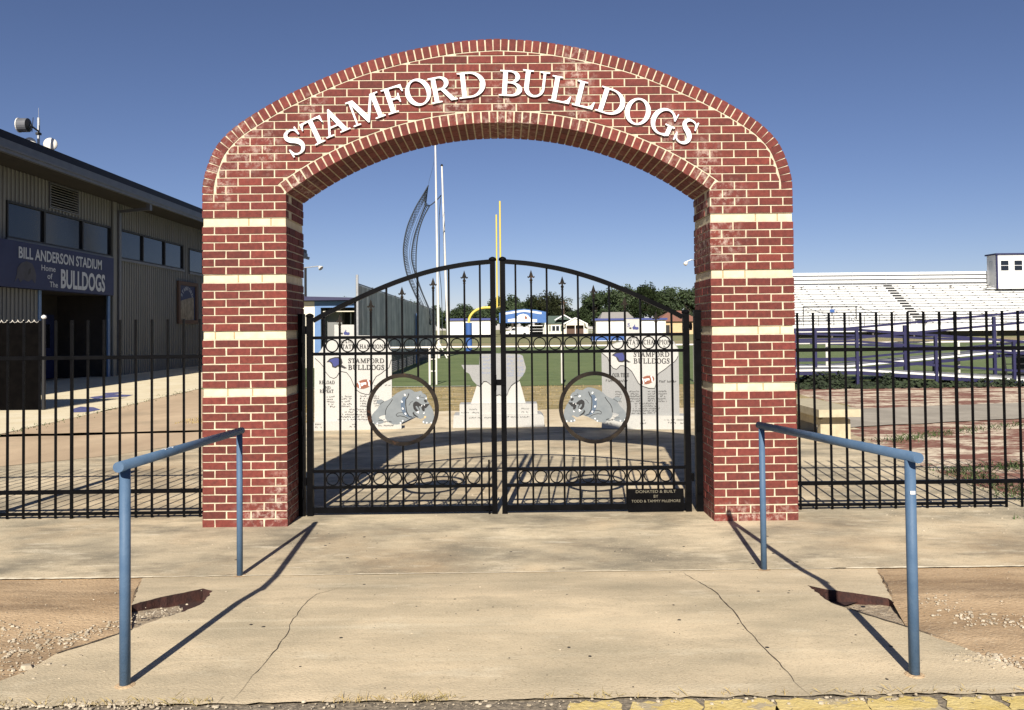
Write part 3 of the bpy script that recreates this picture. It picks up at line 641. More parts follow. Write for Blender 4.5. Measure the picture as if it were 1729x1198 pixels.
XE = (RI+RT_+J)*sin(HA)
def f_in(x):
    return ZC+sqrt((RI+RT_+J)**2-x*x) if abs(x) < XE else -1
def lim(x, z0, z1):
    t_ = min(z1, f_out(x)) if z1 > 2.78 else z1
    if WI <= abs(x) < XE:
        ln = ZC+abs(x)/math.tan(HA)-J
        if z0 < ln: return z0, min(t_, ln)
    return max(z0, f_in(x)), t_
core = MB()
ins = .006
op = offs(outer, ins); ol = [(-WO+ins, ZB-.003)]+op+[(WO-ins, ZB-.003)]
il = [(WI+ins, ZB-.003), (WI+ins, ZC+RI*cos(HA)+.003)]+[((RI+ins)*sin(HA*t/20), ZC+(RI+ins)*cos(HA*t/20)) for t in range(20, -21, -1)]+[(-WI-ins, ZC+RI*cos(HA)+.003), (-WI-ins, ZB-.003)]
core.prism([ol+il], (0, ins, 0), X_, Z_, DP-2*ins)
core.build('arch_core', MORTAR, arch)
face = MB()
i = 38
while i*C_ < 4.0:
    z0, z1 = i*C_+.002, (i+1)*C_-J+.003
    shift = 0 if i % 2 == 0 else .095+J
    x = -WO-(.2030)+ (0 if i % 2 else .1015)
    while x < WO:
        a, b = x, x+BL; x = b+J
        zlim = OUTP[-1][1]
        lo, hi = -WO, WO
        if z1 > 2.775:   # beside the outer ring
            xs = [abs(p[0]) for p in inner_out if p[1] <= z1+.01]
            hi = WO-RT_-J if z1 < 2.80 else 9
            if hi == 9: hi = WO
            lo = -hi
        a2, b2 = max(a, lo), min(b, hi)
        for xe in (-WI, WI):
            pass
        if b2-a2 < .02: continue
        segs_ = [(a2, b2)]
        if z1 < ZC+RI*cos(HA)+.02:      # still the two piers
            segs_ = [(max(a2,-WO), min(b2,-WI)), (max(a2,WI), min(b2,WO))]
        for a3, b3 in segs_:
            if b3-a3 < .02: continue
            n = 8; P = []; tops = []; bots = []
            for k in range(n+1):
                xx = a3+(b3-a3)*k/n
                b_, t_ = lim(xx, z0, z1)
                tops.append((xx, t_)); bots.append((xx, b_))
            ok = [k for k in range(n+1) if tops[k][1]-bots[k][1] > .003]
            if len(ok) < 2: continue
            k0, k1 = ok[0], ok[-1]
            loop = bots[k0:k1+1]+tops[k0:k1+1][::-1]
            tt = tb(); e_ = rng.uniform(-.001,.001)
            vs = [(p[0], e_, p[1]) for p in loop]+[(p[0], .09, p[1]) for p in loop]; m_ = k1-k0+1; L2 = len(loop)
            def addface(vs, flip):
                fs = []
                for k in range(m_-1):
                    fs.append((k, k+1, L2-2-k, L2-1-k))
                for k in range(L2): fs.append((k, k+L2, (k+1) % L2+L2, (k+1) % L2))
                face.add(vs, fs if not flip else [f[::-1] for f in fs], tt)
            addface(vs, False)
            addface([(p[0], DP-e_, p[1]) for p in loop]+[(p[0], DP-.09, p[1]) for p in loop], True)
    i += 1
# pier returns above the springing bands
for i in range(38, 60):
    z0, z1 = i*C_+.002, (i+1)*C_-J+.003
    if z1 > 2.79: break
    for sx in (-1, 1):
        for xin, w_ in ((WI, .06), (WO, -.06)):
            y = .1+(.0 if i % 2 else .1)
            while y < DP-.12:
                e2 = min(y+BL, DP-.1); a, b = sorted((sx*xin, sx*(xin+w_)))
                face.box(a, y, z0, b, e2, z1, tb()); y = e2+J
face.build('arch_face', BRICK, arch)
def ringbricks(name, path, th, inward):
    # path: polyline of the exposed edge, bricks laid across it
    mb = MB(); L = [0]
    for i in range(1, len(path)): L.append(L[-1]+(Vector(path[i])-Vector(path[i-1])).length)
    nb = round(L[-1]/.0672); pitch = L[-1]/nb
    def at(s):
        s = max(0, min(L[-1], s))
        for i in range(1, len(L)):
            if s <= L[i] or i == len(L)-1:
                u = (s-L[i-1])/max(1e-9, L[i]-L[i-1]); a = Vector(path[i-1]); b = Vector(path[i]); d = (b-a).normalized()
                # smooth normal
                return a+(b-a)*u, Vector((d.y, -d.x))
    for k in range(nb):
        s0, s1 = k*pitch+J*.5, (k+1)*pitch-J*.5
        p0, n0 = at(s0); p1, n1 = at(s1); nm = (n0+n1).normalized()*(1 if inward else -1)
        q0 = p0+(nm)*th; q1 = p1+(nm)*th
        kk = (L[-1]/2) and 1
        for (ya, yb) in ((0,.194),(.204,.398),(.408,DP)):
            e = rng.uniform(-.0015,.0015); tt = tb()
            lp = [p0, p1, q1, q0]
            vs = [(p.x, ya+(e if ya == 0 else 0), p.y) for p in lp]+[(p.x, yb, p.y) for p in lp]
            fs = [(0,1,2,3),(7,6,5,4),(0,4,5,1),(1,5,6,2),(2,6,7,3),(3,7,4,0)]
            mb.add(vs, fs, tt)
    return mb.build(name, BRICK, arch)
ringbricks('outer_ring', outer, RT_, True)
ringbricks('inner_ring', [(RI*sin(HA*t/30), ZC+RI*cos(HA*t/30)) for t in range(-30, 31)], RT_, False)

LET = [('S',(497,239),'c',29),('T',(474.5+57.5,246.5),'b',25.5),('A',(551.7,233.7),'l',23.4),('M',(597.5,214.2),'l',20.4),('F',(656.2,193.5),'l',18.5),('O',(705.9,155.2),'c',14),
       ('R',(729.8,175),'l',11),('D',(775.9,166.3),'l',6.5),('B',(842.1,160.6),'l',-3.5),('U',(880,160),'u',-7),('L',(925.4,168.7),'l',-10.5),('L',(965.3,176.2),'l',-13.7),
       ('D',(1004,185.4),'l',-18),('O',(1077,187.7),'c',-21.5),('G',(1120.8,204.6),'c',-25),('S',(1158.9,221.5),'c',-28)]
for ch, (px, py), mode, ang in LET:
    g, lp = glyph(ch); h = .217; p = atY(px, py, -.021); a = radians(ang-.59)
    ux = Vector((cos(a), 0, sin(a))); uy = Vector((-sin(a), 0, cos(a)))
    sx = {'A':.96,'M':.98,'R':.97,'S':1.0}.get(ch, 1.0)
    if mode == 'c': o = p-ux*(g*h*sx/2)-uy*(h*.5)
    elif mode == 'u': q = atY(903.5,142,-.021); o = q-ux*(g*h/2)-uy*(h*.47)
    elif mode == 'b': q = atY(541,241.3,-.021); o = q-ux*(.435*h)
    else: o = p
    L = MB().prism([[(q[0]*sx, q[1]) for q in l] for l in lp], o, ux*h, uy*h, .012).build('letter', WHITEL, arch)
    xs = {'S':[(.3,.95),(.35,.03)],'T':[(.43,.85),(.43,.15)],'A':[(.5,.85),(.25,.2),(.82,.2)],'M':[(.2,.85),(.2,.12),(1.1,.85),(1.12,.15)],'F':[(.2,.85),(.2,.12)],'O':[(.09,.5),(.91,.5)],
          'R':[(.2,.86),(.2,.12),(.75,.2)],'D':[(.2,.86),(.2,.12),(.95,.5)],'B':[(.2,.86),(.2,.12),(.77,.3)],'U':[(.2,.8),(.85,.8),(.5,.03)],'L':[(.2,.86),(.2,.12)],'G':[(.09,.5),(.8,.2)]}[ch]
    for x, y in xs:
        c = o+ux*(x*h*sx)+uy*(y*h); MB().lathe(c-Y_*.001, [(.0045,0),(.0045,.0015)], 8, Y_*-1).build('letter_stud', STUD, L)

# ================================================================== GATE
GY = .40
def G(px, py): p = atY(px, py, GY); return p.x, p.z
def gp(px, py, dy=0): p = atY(px, py, GY); return Vector((p.x, GY+dy, p.z))
MIRX = (G(838.5,600)[0]+G(844.6,600)[0])/2
ZR1 = G(680,568.6)[1]; ZR2 = G(680,596)[1]; ZR3 = G(680,770)[1]; ZR3 = G(680,793.5)[1]; ZR4 = G(680,820.8)[1]; ZR5 = G(680,859)[1]
XS = G(523.8,700)[0]-MIRX; XC = G(834.1,700)[0]-MIRX          # negative: outer and meeting stile, from the middle
PX = [G(547.6+26.39*k,609)[0]-MIRX for k in range(11)]
arcpts = [(G(x, y)[0]-MIRX, G(x, y)[1]) for x, y in [(529,541),(548,530.5),(573,518.5),(600,505.5),(625,494),(652,482.5),(677,473),(709,462.5),(735,455.5),(759,450.5),(792,445),(832,441)]]
arcs = spl(arcpts, 4)
def arcz(x):
    for i in range(len(arcs)-1):
        if arcs[i][0] <= x <= arcs[i+1][0]:
            return arcs[i][1]+(arcs[i+1][1]-arcs[i][1])*(x-arcs[i][0])/(arcs[i+1][0]-arcs[i][0])
    return arcs[-1][1]
RC = (PX[5], G(680,691)[1]); RR = .300
ZTOPO = G(523,535)[1]; ZTOPC = G(834,440)[1]
DOGO = [(225,430),(226,408),(250,388),(290,380),(325,400),(337,412),(400,385),(440,360),(480,320),(530,285),(600,256),(650,244),(700,240),(735,252),(775,278),(820,275),(850,262),(878,272),(888,298),(925,315),(948,345),(955,375),(950,400),(978,440),(985,460),(1012,495),(1040,560),(1052,640),(1060,700),(1035,716),(1010,728),(960,738),(915,738),(885,722),(880,700),(905,672),(940,650),(915,640),(880,660),(850,668),(820,655),(780,638),(745,650),(705,662),(655,690),(610,708),(575,735),(520,745),(465,742),(420,722),(385,702),(350,655),(345,605),(300,615),(255,635),(262,655),(300,668),(332,708),(305,726),(260,738),(215,742),(175,728),(140,705),(152,660),(160,600),(190,560),(240,510),(272,455)]
DCX, DCY, DSC = 600, 530, 1/8.557/191.3
def dog(parent, flip):
    cx = RC[0]*( -1 if flip else 1)+MIRX; cz = RC[1]; s = -1 if flip else 1
    T = lambda P: [((x-DCX)*DSC*s, -(y-DCY)*DSC) for x, y in P]
    def lay(name, m, loops, y, th, par):
        return MB().prism([T(l) if not flip else T(l)[::-1] for l in loops], (cx, GY-y, cz), X_, Z_, th).build(name, m, par)
    pl = lay('emblem_plate', DOGG, [DOGO], .010, .010, parent)
    pl['label'] = 'grey bulldog cut-out facing ' + ('left' if flip else 'right')
    lay('collar', DOGB, [[(608,345),(590,380),(575,425),(574,480),(585,540),(608,590),(650,625),(700,645),(745,645),(700,625),(660,590),(640,540),(632,480),(640,400),(655,355)]], .012, .002, pl)
    lay('mouth', BLK, [[(755,435),(790,412),(825,425),(855,450),(885,470),(925,455),(972,450),(985,458),(960,485),(935,512),(915,515),(918,545),(905,556),(885,550),(872,520),(868,485),(845,480),(830,490),(845,520),(838,550),(815,565),(785,555),(757,520),(748,470)]], .012, .002, pl)
    lay('tongue', DOGG, [[(785,485),(802,478),(826,505),(838,530),(830,545),(812,532),(795,510)]], .014, .002, pl)
    lay('nose', BLK, [[(905,395),(930,388),(950,405),(948,428),(925,432),(910,418)]], .012, .002, pl)
    lay('jaw', BLK, [[(748,560),(775,600),(825,640),(822,648),(770,625),(742,590)]], .012, .002, pl)
    for P in ([(802,355),(822,348),(838,365),(830,382),(808,375)], [(928,365),(945,360),(950,378),(935,388)]): lay('eye', WHITE, [P], .013, .003, pl)
    for P in ([(868,470),(885,472),(872,492)], [(905,460),(920,458),(915,480)], [(795,570),(835,545),(830,590)], [(890,590),(915,565),(912,595)]): lay('tooth', WHITE, [P], .015, .003, pl)
    for cx_, cy_ in ((632,318),(588,415),(600,515),(638,590)): lay('collar_stud', WHITE, [[(cx_-14,cy_-10),(cx_+4,cy_-16),(cx_+18,cy_+8),(cx_,cy_+16)]], .0145, .004, pl)
    for cx_, cy_ in ((897,712),(945,722),(1010,722),(568,722),(600,690),(170,712),(235,725)): lay('claw', WHITE, [[(cx_-11,cy_-8),(cx_+8,cy_-12),(cx_+12,cy_+8),(cx_-6,cy_+12)]], .0145, .004, pl)
    m = MB()
    for ln, w_ in (([(455,382),(425,430),(380,485),(355,540),(350,602)], 9), ([(690,300),(675,345),(645,390),(645,470),(655,560),(690,625),(740,640)], 12), ([(505,600),(540,575),(600,572),(640,585)], 7),
                   ([(505,605),(520,625),(560,618),(620,630),(680,660)], 8), ([(345,665),(300,685),(250,680)], 5), ([(690,470),(715,430),(745,410)], 5), ([(335,410),(300,428),(270,455)], 6), ([(860,325),(840,345),(865,355),(905,360)], 6), ([(400,695),(440,705)], 9), ([(765,560),(760,600),(755,640)], 5)):
        q = [Vector(((x-DCX)*DSC*s+cx, GY-.0105, -(y-DCY)*DSC+cz)) for x, y in ln]
        m.tube(q, w_*DSC*.55, 5)
    m.build('outline', BLK, pl)
    if not flip: lay('chest_spot', TAN, [[(905,630),(930,625),(940,640),(915,655)]], .013, .003, pl)
FIN = [(.0,.0)]
def finial(mb, x, zt):
    h = .122; z = zt-h
    mb.lathe((x, GY, z), [(.009,0),(.012,.006),(.008,.014),(.012,.022),(.015,.03),(.009,.04),(.008,.045)], 8)
    mb.prism([[(-.006,.04),(-.009,.055),(-.020,.048),(-.031,.052),(-.034,.066),(-.026,.060),(-.018,.066),(-.014,.078),(0,.122),(.014,.078),(.018,.066),(.026,.060),(.034,.066),(.031,.052),(.020,.048),(.009,.055),(.006,.04)]], (x, GY-.006, z), X_, Z_, .012)
for sgn in (-1, 1):
    fx = (lambda x: MIRX+x) if sgn < 0 else (lambda x: MIRX-x)
    g = root('gate_leaf', (fx(XS), GY, 0), ('left' if sgn < 0 else 'right')+' black iron gate leaf, ' + ('its bulldog facing right' if sgn < 0 else 'its bulldog facing left and a plaque at the bottom'), 'gate', 'leaves of the black entrance gate')
    zb = ZR5-.028
    st = MB().box(fx(XS)-.026, GY-.026, zb-.03, fx(XS)+.026, GY+.026, ZTOPO).build('stile', BLACKM, g)
    MB().lathe((fx(XS), GY, ZTOPO), [(.034,0),(.036,.012),(.030,.022),(.014,.030),(.004,.033)], 12).build('post_cap', BLACKM, st)
    st = MB().box(fx(XC)-.0235, GY-.024, zb-.03, fx(XC)+.0235, GY+.024, ZTOPC).build('stile', BLACKM if sgn < 0 else BLACKM, g)
    MB().lathe((fx(XC), GY, ZTOPC), [(.034,0),(.036,.014),(.030,.026),(.014,.034),(.004,.037)], 12).build('post_cap', BLACKM, st)
    mb = MB(); pp = [Vector((fx(x), GY, z)) for x, z in arcs]
    vs = []; n = len(pp)
    for i, p in enumerate(pp):
        d = (pp[min(i+1,n-1)]-pp[max(i-1,0)]).normalized(); u = Vector((-d.z, 0, d.x))*.020*(1 if d.x > 0 else -1)
        vs += [p+u-Y_*.02, p-u-Y_*.02, p-u+Y_*.02, p+u+Y_*.02]
    fs = [(4*i+k, 4*i+(k+1) % 4, 4*i+4+(k+1) % 4, 4*i+4+k) for i in range(n-1) for k in range(4)]+[(0,3,2,1),(4*n-4,4*n-3,4*n-2,4*n-1)]
    mb.add(vs, fs); mb.build('arched_top_rail', BLACKM, g)
    xa, xb = sorted((fx(XS)+(.026 if sgn < 0 else -.026), fx(XC)+(-.0235 if sgn < 0 else .0235)))
    for z, t in ((ZR1,.0135),(ZR2,.0135),(ZR3,.0135),(ZR4,.0135),(ZR5,.026)):
        MB().box(xa, GY-.019, z-t, xb, GY+.019, z+t).build('rail', BLACKM, g)
    for k, x in enumerate(PX):
        mb = MB(); X = fx(x); r = .0085; tp = arcz(x)-.018
        fin = k % 2 == 1
        ztop = tp if not fin else [0, G(573.5,530)[1], 0, G(626.9,505)[1], 0, G(679.7,483.5)[1], 0, G(732.7,468)[1], 0, G(785.3,456)[1]][k]
        segs = [(ZR5+.026, ztop-(.10 if fin else 0))]
        dx = abs(x-RC[0])
        if dx < RR-.01:
            hh = sqrt(RR*RR-dx*dx); segs = [(ZR5+.026, RC[1]-hh-.01), (RC[1]+hh+.01, segs[0][1])]
        for a, b in segs: pk = MB().box(X-r, GY-r, a, X+r, GY+r, b).build('picket', BLACKM, g)
        if fin:
            m2 = MB(); finial(m2, X, ztop); m2.build('spear_finial', BRONZE, pk)
    for k in range(10):
        xm = fx((PX[k]+PX[k+1])/2)
        for z in ((ZR1+ZR2)/2, (ZR3+ZR4)/2):
            MB().torus((xm, GY, z), .0535, .006, 32, 4, flat=(.010,.014)).build('scroll_ring', BLACKM, g)
    MB().torus((fx(RC[0]), GY, RC[1]), RR, .01, 64, 4, flat=(.034,.034)).build('emblem_ring', BRONZE, g)
    dog(g, sgn > 0)
    for z in (G(520,557)[1], G(520,812)[1]):
        hx = fx(XS)-sgn*-.0*1
        s_ = -1 if sgn < 0 else 1
        h = MB(); h.box(min(fx(XS)+s_*.026, fx(XS)+s_*.055), GY-.015, z-.02, max(fx(XS)+s_*.026, fx(XS)+s_*.055), GY+.015, z+.02)
        h.tube([(fx(XS)+s_*.04, GY-.018, z-.035), (fx(XS)+s_*.04, GY-.018, z+.035)], .012, 10); h.build('hinge', BLACKM, g)
    if sgn < 0:
        MB().box(MIRX-.045, GY-.034, G(840,650)[1], MIRX+.06, GY-.025, G(840,640)[1]).tube([(MIRX-.03, GY-.04, G(840,657)[1]), (MIRX-.03, GY-.04, G(840,632)[1])], .012, 8).build('latch', BLACKM, g)
        MB().tube([(G(825,700)[0], GY-.032, G(825,775)[1]), (G(825,700)[0], GY-.032, .005)], .008, 8).box(G(825,700)[0]-.03, GY-.036, ZR5-.012, G(825,700)[0]+.02, GY-.0265, ZR5+.012).build('drop_bolt', BLACKM, g)
    else:
        x0, z0 = G(1060,864); x1, z1 = G(1153,823)
        pq = MB().box(x0, GY-.033, z0+.01, x1, GY-.0275, z1).build('plaque', BLACKM, g)
        wd = x1-x0
        sans('plaque_text', 'DONATED & BUILT', (x0+wd*.5, GY-.033, z1-.036), X_, Z_, .026, .0008, BRASS, pq, wd*.72, 'CENTER')
        sans('plaque_text', 'BY', (x0+wd*.5, GY-.033, z1-.078), X_, Z_, .026, .0008, BRASS, pq, wd*.08, 'CENTER')
        sans('plaque_text', 'TODD & TAMMY McLEMORE', (x0+wd*.5, GY-.033, z1-.118), X_, Z_, .024, .0008, BRASS, pq, wd*.88, 'CENTER')
    # gate post fixed against the pier
    x0, x1 = (-WI+.002, -WI+.056) if sgn < 0 else (WI-.060, WI-.002)
    gpst = root('gate_post', ((x0+x1)/2, GY, 0), 'black square gate post fixed to the inner side of the '+('left' if sgn < 0 else 'right')+' brick pier', 'gate post', 'posts of the entrance gate')
    MB().box(x0, GY-.027, -.0, x1, GY+.027, G(505,532)[1]).build('post', BLACKM, gpst)
    zt = G(505,532)[1]; MB().box(x0+.002, GY-.030, zt, x1-.002, GY+.030, zt+.012).build('post_cap', BLACKM, gpst)
    for z in (1.55, .75, .2):
        MB().box(x0+.01, GY-.04, z-.04, x1-.01, GY-.0275, z+.04).build('bracket', BLACKM, gpst)

# ================================================================== SIDE FENCES
FY = .40
def fence(side):
    xs = []
    if side < 0:
        x = atY(337.5, 700, FY).x
        while x > -6.6: xs.append(x); x -= .1400
    else:
        x = atY(1349, 700, FY).x
        while x < 6.4: xs.append(x); x += .1402
    r = root('iron_fence', (xs[0], FY, 0), ('left' if side < 0 else 'right')+' black iron picket fence joining the '+('left' if side < 0 else 'right')+' brick pier', 'fence', 'iron fences beside the archway')
    x0, x1 = min(xs), max(xs); px0 = -WO if side < 0 else WO
    a, b = sorted((px0, xs[-1]))
    for z, t in ((1.405,.016),(.232,.0165),(.042,.0115)):
        bb = b if side < 0 else (b if z > .1 else xs[13])
        MB().box(a, FY-.016, z-t, bb, FY+.016, z+t).build('rail', BLACKM, r)
    proto = None
    for k, x in enumerate(xs):
        post = (k == 8 and side < 0) or (k == 10 and side > 0)
        if post:
            MB().box(x-.011, FY-.011, -.02, x+.011, FY+.011, 1.735).build('post', BLACKM, r); continue
        jz = -.004
        if proto is None:
            proto = MB().box(x-.0085, FY-.0085, .004, x+.0085, FY+.0085, 1.735).build('picket', BLACKM, r)
        else:
            c = part_copy(proto, x-xs[0], 0, 0)
    if side < 0:
        MB().box(-4.62, FY-.045, 0, -4.53, FY+.045, 1.62).build('end_post', BLACKM, r)
fence(-1); fence(1)

# ================================================================== HANDRAILS
def handrail(side):
    if side < 0: b = atZ(405,972,0); f = atS(211,1157); tr = (401,722); tf = (203,783)
    else: b = atZ(1290,962,0); f = atS(1544,1139); tr = (1275,716); tf = (1545,765)
    b = Vector((b.x, b.y, gz(b.y))); f = Vector((f.x, f.y, gz(f.y)))
    zt = .955
    r = root('handrail', (b.x, b.y, b.z), ('left' if side < 0 else 'right')+' blue painted pipe handrail in front of the '+('left' if side < 0 else 'right')+' brick pier', 'handrail', 'blue handrails beside the ramp')
    d = (f-b); d.z = 0; d.normalize()
    zf = f.z+.968; R_ = .0232
    MB().tube([b-Z_*.02, b+Z_*(zt-b.z-.02)], .0198, 16).build('post', RAILB, r, True)
    MB().tube([f-Z_*.02, Vector((f.x, f.y, zf-.02))], .0232, 16).build('post', RAILB, r, True)
    p0 = Vector((b.x, b.y, zt))-d*.05; p1 = Vector((f.x, f.y, zf))+d*.075
    for q in (b, f):
        MB().lathe((q.x, q.y, q.z), [(.046,-.005),(.042,.002),(.032,.005),(.022,.006)], 14).build('grout_collar', APRON, r)
    rail = MB().tube([p0, p1], R_, 20).build('rail', RAILB, r)
    rail.data.polygons.foreach_set('use_smooth', [len(p.vertices) == 4 for p in rail.data.polygons])
    chips = MB(); rg = random.Random(5+side)
    if side > 0: chips.box(f.x-.012, f.y-.0240, f.z+.80, f.x+.010, f.y-.021, f.z+.815).build('paint_chip', WHITE, r)
    else:
        for t in (.28, .33): 
            chips = MB(); q = p1.lerp(p0, t); chips.box(q.x-.01, q.y-.012, q.z+R_-.003, q.x+.012, q.y+.006, q.z+R_+.0004).build('paint_chip', WHITE, r)
handrail(-1); handrail(1)

# ================================================================== STADIUM BUILDING (left)
BX = -14.6; EX = -13.4; ZE = 6.53; BY0, BY1 = 2.0, 50.0
b = root('stadium_building', (BX, BY0, 0), 'long two storey grey metal sided building with dark roof edge behind the left fence', 'building')
def ribwall(name, x, y0, y1, z0, z1, parent, holes=(), m=SIDING, pitch=.21):
    mb = MB()
    ys = sorted(set([y0, y1]+[h[0] for h in holes]+[h[1] for h in holes]))
    for i in range(len(ys)-1):
        a, c = ys[i], ys[i+1]; zs = [(z0, z1)]
        for h in holes:
            if h[0] <= a+1e-6 and h[1] >= c-1e-6:
                n = []
                for q in zs:
                    if h[2] > q[0]: n.append((q[0], min(q[1], h[2])))
                    if h[3] < q[1]: n.append((max(q[0], h[3]), q[1]))
                zs = n
        for q in zs: mb.box(x-.12, a, q[0], x, c, q[1])
    y = y0+.1
    while y < y1:
        zs = [(z0, z1)]
        for h in holes:
            if h[0]-.03 <= y <= h[1]+.03:
                n = []
                for q in zs:
                    if h[2] > q[0]: n.append((q[0], min(q[1], h[2])))
                    if h[3] < q[1]: n.append((max(q[0], h[3]), q[1]))
                zs = n
        for q in zs:
            if q[1]-q[0] > .05: mb.box(x-.01, y-.03, q[0]+.002, x+.035, y+.03, q[1]-.002)
        y += pitch
    return mb.build(name, m, parent)
W1 = (18.0, 24.63, 4.45, 5.56); W2 = (25.41, 31.74, 4.45, 5.58); W3 = (32.47, 38.8, 4.40, 5.52); W4 = (39.6, 46, 4.40, 5.52); W0 = (10.0, 17.0, 4.45, 5.56)
VENT = (20.34, 22.21, 5.66, 6.50); DOOR = (19.75, 24.55, 0.0, 3.02)
wl = ribwall('wall', BX, BY0, BY1, 0, ZE, b, [W0, W1, W2, W3, W4, VENT, DOOR])
MB().box(BX-9, BY0, 0, BX-8.9, BY1, ZE).box(BX-8.9, BY0, 0, BX-.12, BY0+.12, ZE).box(BX-8.9, BY1-.12, 0, BX-.12, BY1, ZE).build('rear_wall', SIDING, b)
for h, cuts in ((W0, (.33,.67)), (W1, (.31,.68)), (W2, (.32,.67)), (W3, (.32,.67)), (W4, (.33,.67))):
    wf = MB(); t = .06; y0, y1, z0, z1 = h
    wf.box(BX-.08, y0, z0, BX+.05, y0+t, z1).box(BX-.08, y1-t, z0, BX+.05, y1, z1).box(BX-.08, y0+t, z1-t, BX+.05, y1-t, z1).box(BX-.08, y0+t, z0, BX+.05, y1-t, z0+t)
    for c in cuts:
        yc = y0+(y1-y0)*c; wf.box(BX-.08, yc-.05, z0+t, BX+.049, yc+.05, z1-t)
    wf = wf.build('window', BLK, b)
    ed = [y0+t]+[y0+(y1-y0)*c for c in cuts]+[y1-t]
    for k in range(3): MB().box(BX-.03, ed[k]+(.05 if k else 0), z0+t, BX-.015, ed[k+1]-(.05 if k < 2 else 0), z1-t).build('pane', GLASSD, wf)
    MB().box(BX-.1, y0-.08, z0-.09, BX+.10, y1+.08, z0-.002).build('sill', TRIM, wf)
v = MB().box(BX-.1, VENT[0], VENT[2], BX+.06, VENT[0]+.05, VENT[3]).box(BX-.1, VENT[1]-.05, VENT[2], BX+.06, VENT[1], VENT[3]).box(BX-.1, VENT[0]+.05, VENT[2], BX+.06, VENT[1]-.05, VENT[2]+.04).box(BX-.1, VENT[0]+.05, VENT[3]-.04, BX+.06, VENT[1]-.05, VENT[3]).build('vent', TRIM, b)
mb = MB()
for k in range(9):
    z = VENT[2]+.07+k*.082; mb.add([(BX-.05,VENT[0]+.05,z+.05),(BX+.05,VENT[0]+.05,z),(BX+.05,VENT[1]-.05,z),(BX-.05,VENT[1]-.05,z+.05),(BX-.05,VENT[0]+.05,z+.06),(BX+.05,VENT[0]+.05,z+.012),(BX+.05,VENT[1]-.05,z+.012),(BX-.05,VENT[1]-.05,z+.06)], [(0,1,2,3),(4,7,6,5),(1,5,6,2)])
mb.build('louvre', mat('vent_slat', (.38,.37,.34), rough=.6), v)
# roof, fascia and gutter
mb = MB(); mb.add([(EX,BY0-1,ZE+.02),(EX,BY1+1,ZE+.02),(BX-9.5,BY1+1,ZE+.02),(BX-9.5,BY0-1,ZE+.02),(EX,BY0-1,ZE+.58),(EX,BY1+1,ZE+.58),(BX-9.5,BY1+1,ZE+1.1),(BX-9.5,BY0-1,ZE+1.1)],
         [(0,3,2,1),(4,5,6,7),(0,1,5,4),(1,2,6,5),(2,3,7,6),(3,0,4,7)])
roof = mb.build('roof', ROOFD, b)
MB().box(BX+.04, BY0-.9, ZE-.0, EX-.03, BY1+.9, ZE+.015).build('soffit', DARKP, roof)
MB().box(EX+.004, BY0-1, ZE+.10, EX+.05, BY1+1, ZE+.34).build('fascia', TRIM, roof)
MB().box(EX+.054, BY0-1, ZE-.06, EX+.17, BY1+1, ZE+.085).box(EX+.172, BY0-1, ZE+.04, EX+.20, BY1+1, ZE+.10).build('gutter', TRIM, b)
MB().box(EX-.02, 25.0, ZE-.30, EX+.12, 25.2, ZE-.062).bar((EX+.03,25.1,ZE-.24),(BX+.12,25.1,ZE-.34),.11).box(BX+.05,25.02,0.05,BX+.17,25.2,ZE-.30).build('downpipe', TRIM, b)
MB().box(BX+.036, 24.68, 0, BX+.10, 24.98, ZE-.01).build('corner_trim', SIDING, b)
# recessed entrance
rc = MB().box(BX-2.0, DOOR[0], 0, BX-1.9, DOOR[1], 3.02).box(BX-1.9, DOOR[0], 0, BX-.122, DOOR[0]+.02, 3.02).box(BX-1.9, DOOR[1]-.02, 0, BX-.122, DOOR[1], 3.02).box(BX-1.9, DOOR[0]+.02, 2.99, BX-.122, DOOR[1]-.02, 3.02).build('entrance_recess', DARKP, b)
d_ = MB().box(BX-1.89, 22.4, 0, BX-1.84, 24.2, 2.3).build('door', SIGNB, b)
MB().box(BX-1.835, 22.7, 1.1, BX-1.825, 23.2, 1.95).build('pane', GLASSD, d_); MB().box(BX-1.835, 23.4, 1.1, BX-1.825, 23.9, 1.95).build('pane', GLASSD, d_)
MB().box(BX-.02, DOOR[1]-.14, 0, BX+.03, DOOR[1]+.02, 2.98).build('door_post', BLUET, b); MB().box(BX-.02, DOOR[0]-.02, 0, BX+.03, DOOR[0]+.14, 2.98).build('door_post', BLUET, b)
# sign board
SX = -14.2
sg = root('stadium_sign', (SX, 20.5, 2.98), 'navy stadium name sign over the entrance of the grey metal building', 'sign')
MB().box(BX+.05, 16.2, 2.98, SX, 24.05, 4.335).build('sign_board', SIGNB, sg)
sans('sign_lettering', 'BILL ANDERSON STADIUM', (SX, 17.95, 3.86), Y_, Z_, .34, .012, SIGNL, sg, 5.15, bold=.022)
sans('sign_lettering', 'BULLDOGS', (SX, 20.33, 3.10), Y_, Z_, .60, .012, SIGNL, sg, 3.02, bold=.03)
for t, y, z, wd in (('Home', 19.18, 3.57, .82), ('of', 19.52, 3.33, .3), ('The', 19.66, 3.08, .48)): sans('sign_lettering', t, (SX, y, z), Y_, Z_, .18, .012, SIGNL, sg, wd, bold=.01)
hd = [(0,.05),(.10,.35),(.12,.62),(.28,.85),(.55,.95),(.80,.88),(.92,.66),(1.0,.40),(.95,.05),(.80,.22),(.62,.10),(.40,.18),(.25,.05),(.16,.22)]
dh = MB().prism([[(x*1.15, y*.72) for x, y in hd[::-1]]], (SX+.008, 17.75, 3.10), Y_, Z_, .006).build('dog_head_emblem', mat('faded_emblem', (.045,.045,.06), (.06,.06,.085), 4, .7), sg)
MB().prism([[(.0,.0),(.05,.18),(.16,.22),(.12,.06)]], (SX+.012, 18.45, 3.38), Y_, Z_, .004).build('emblem_shade', BLK, dh)
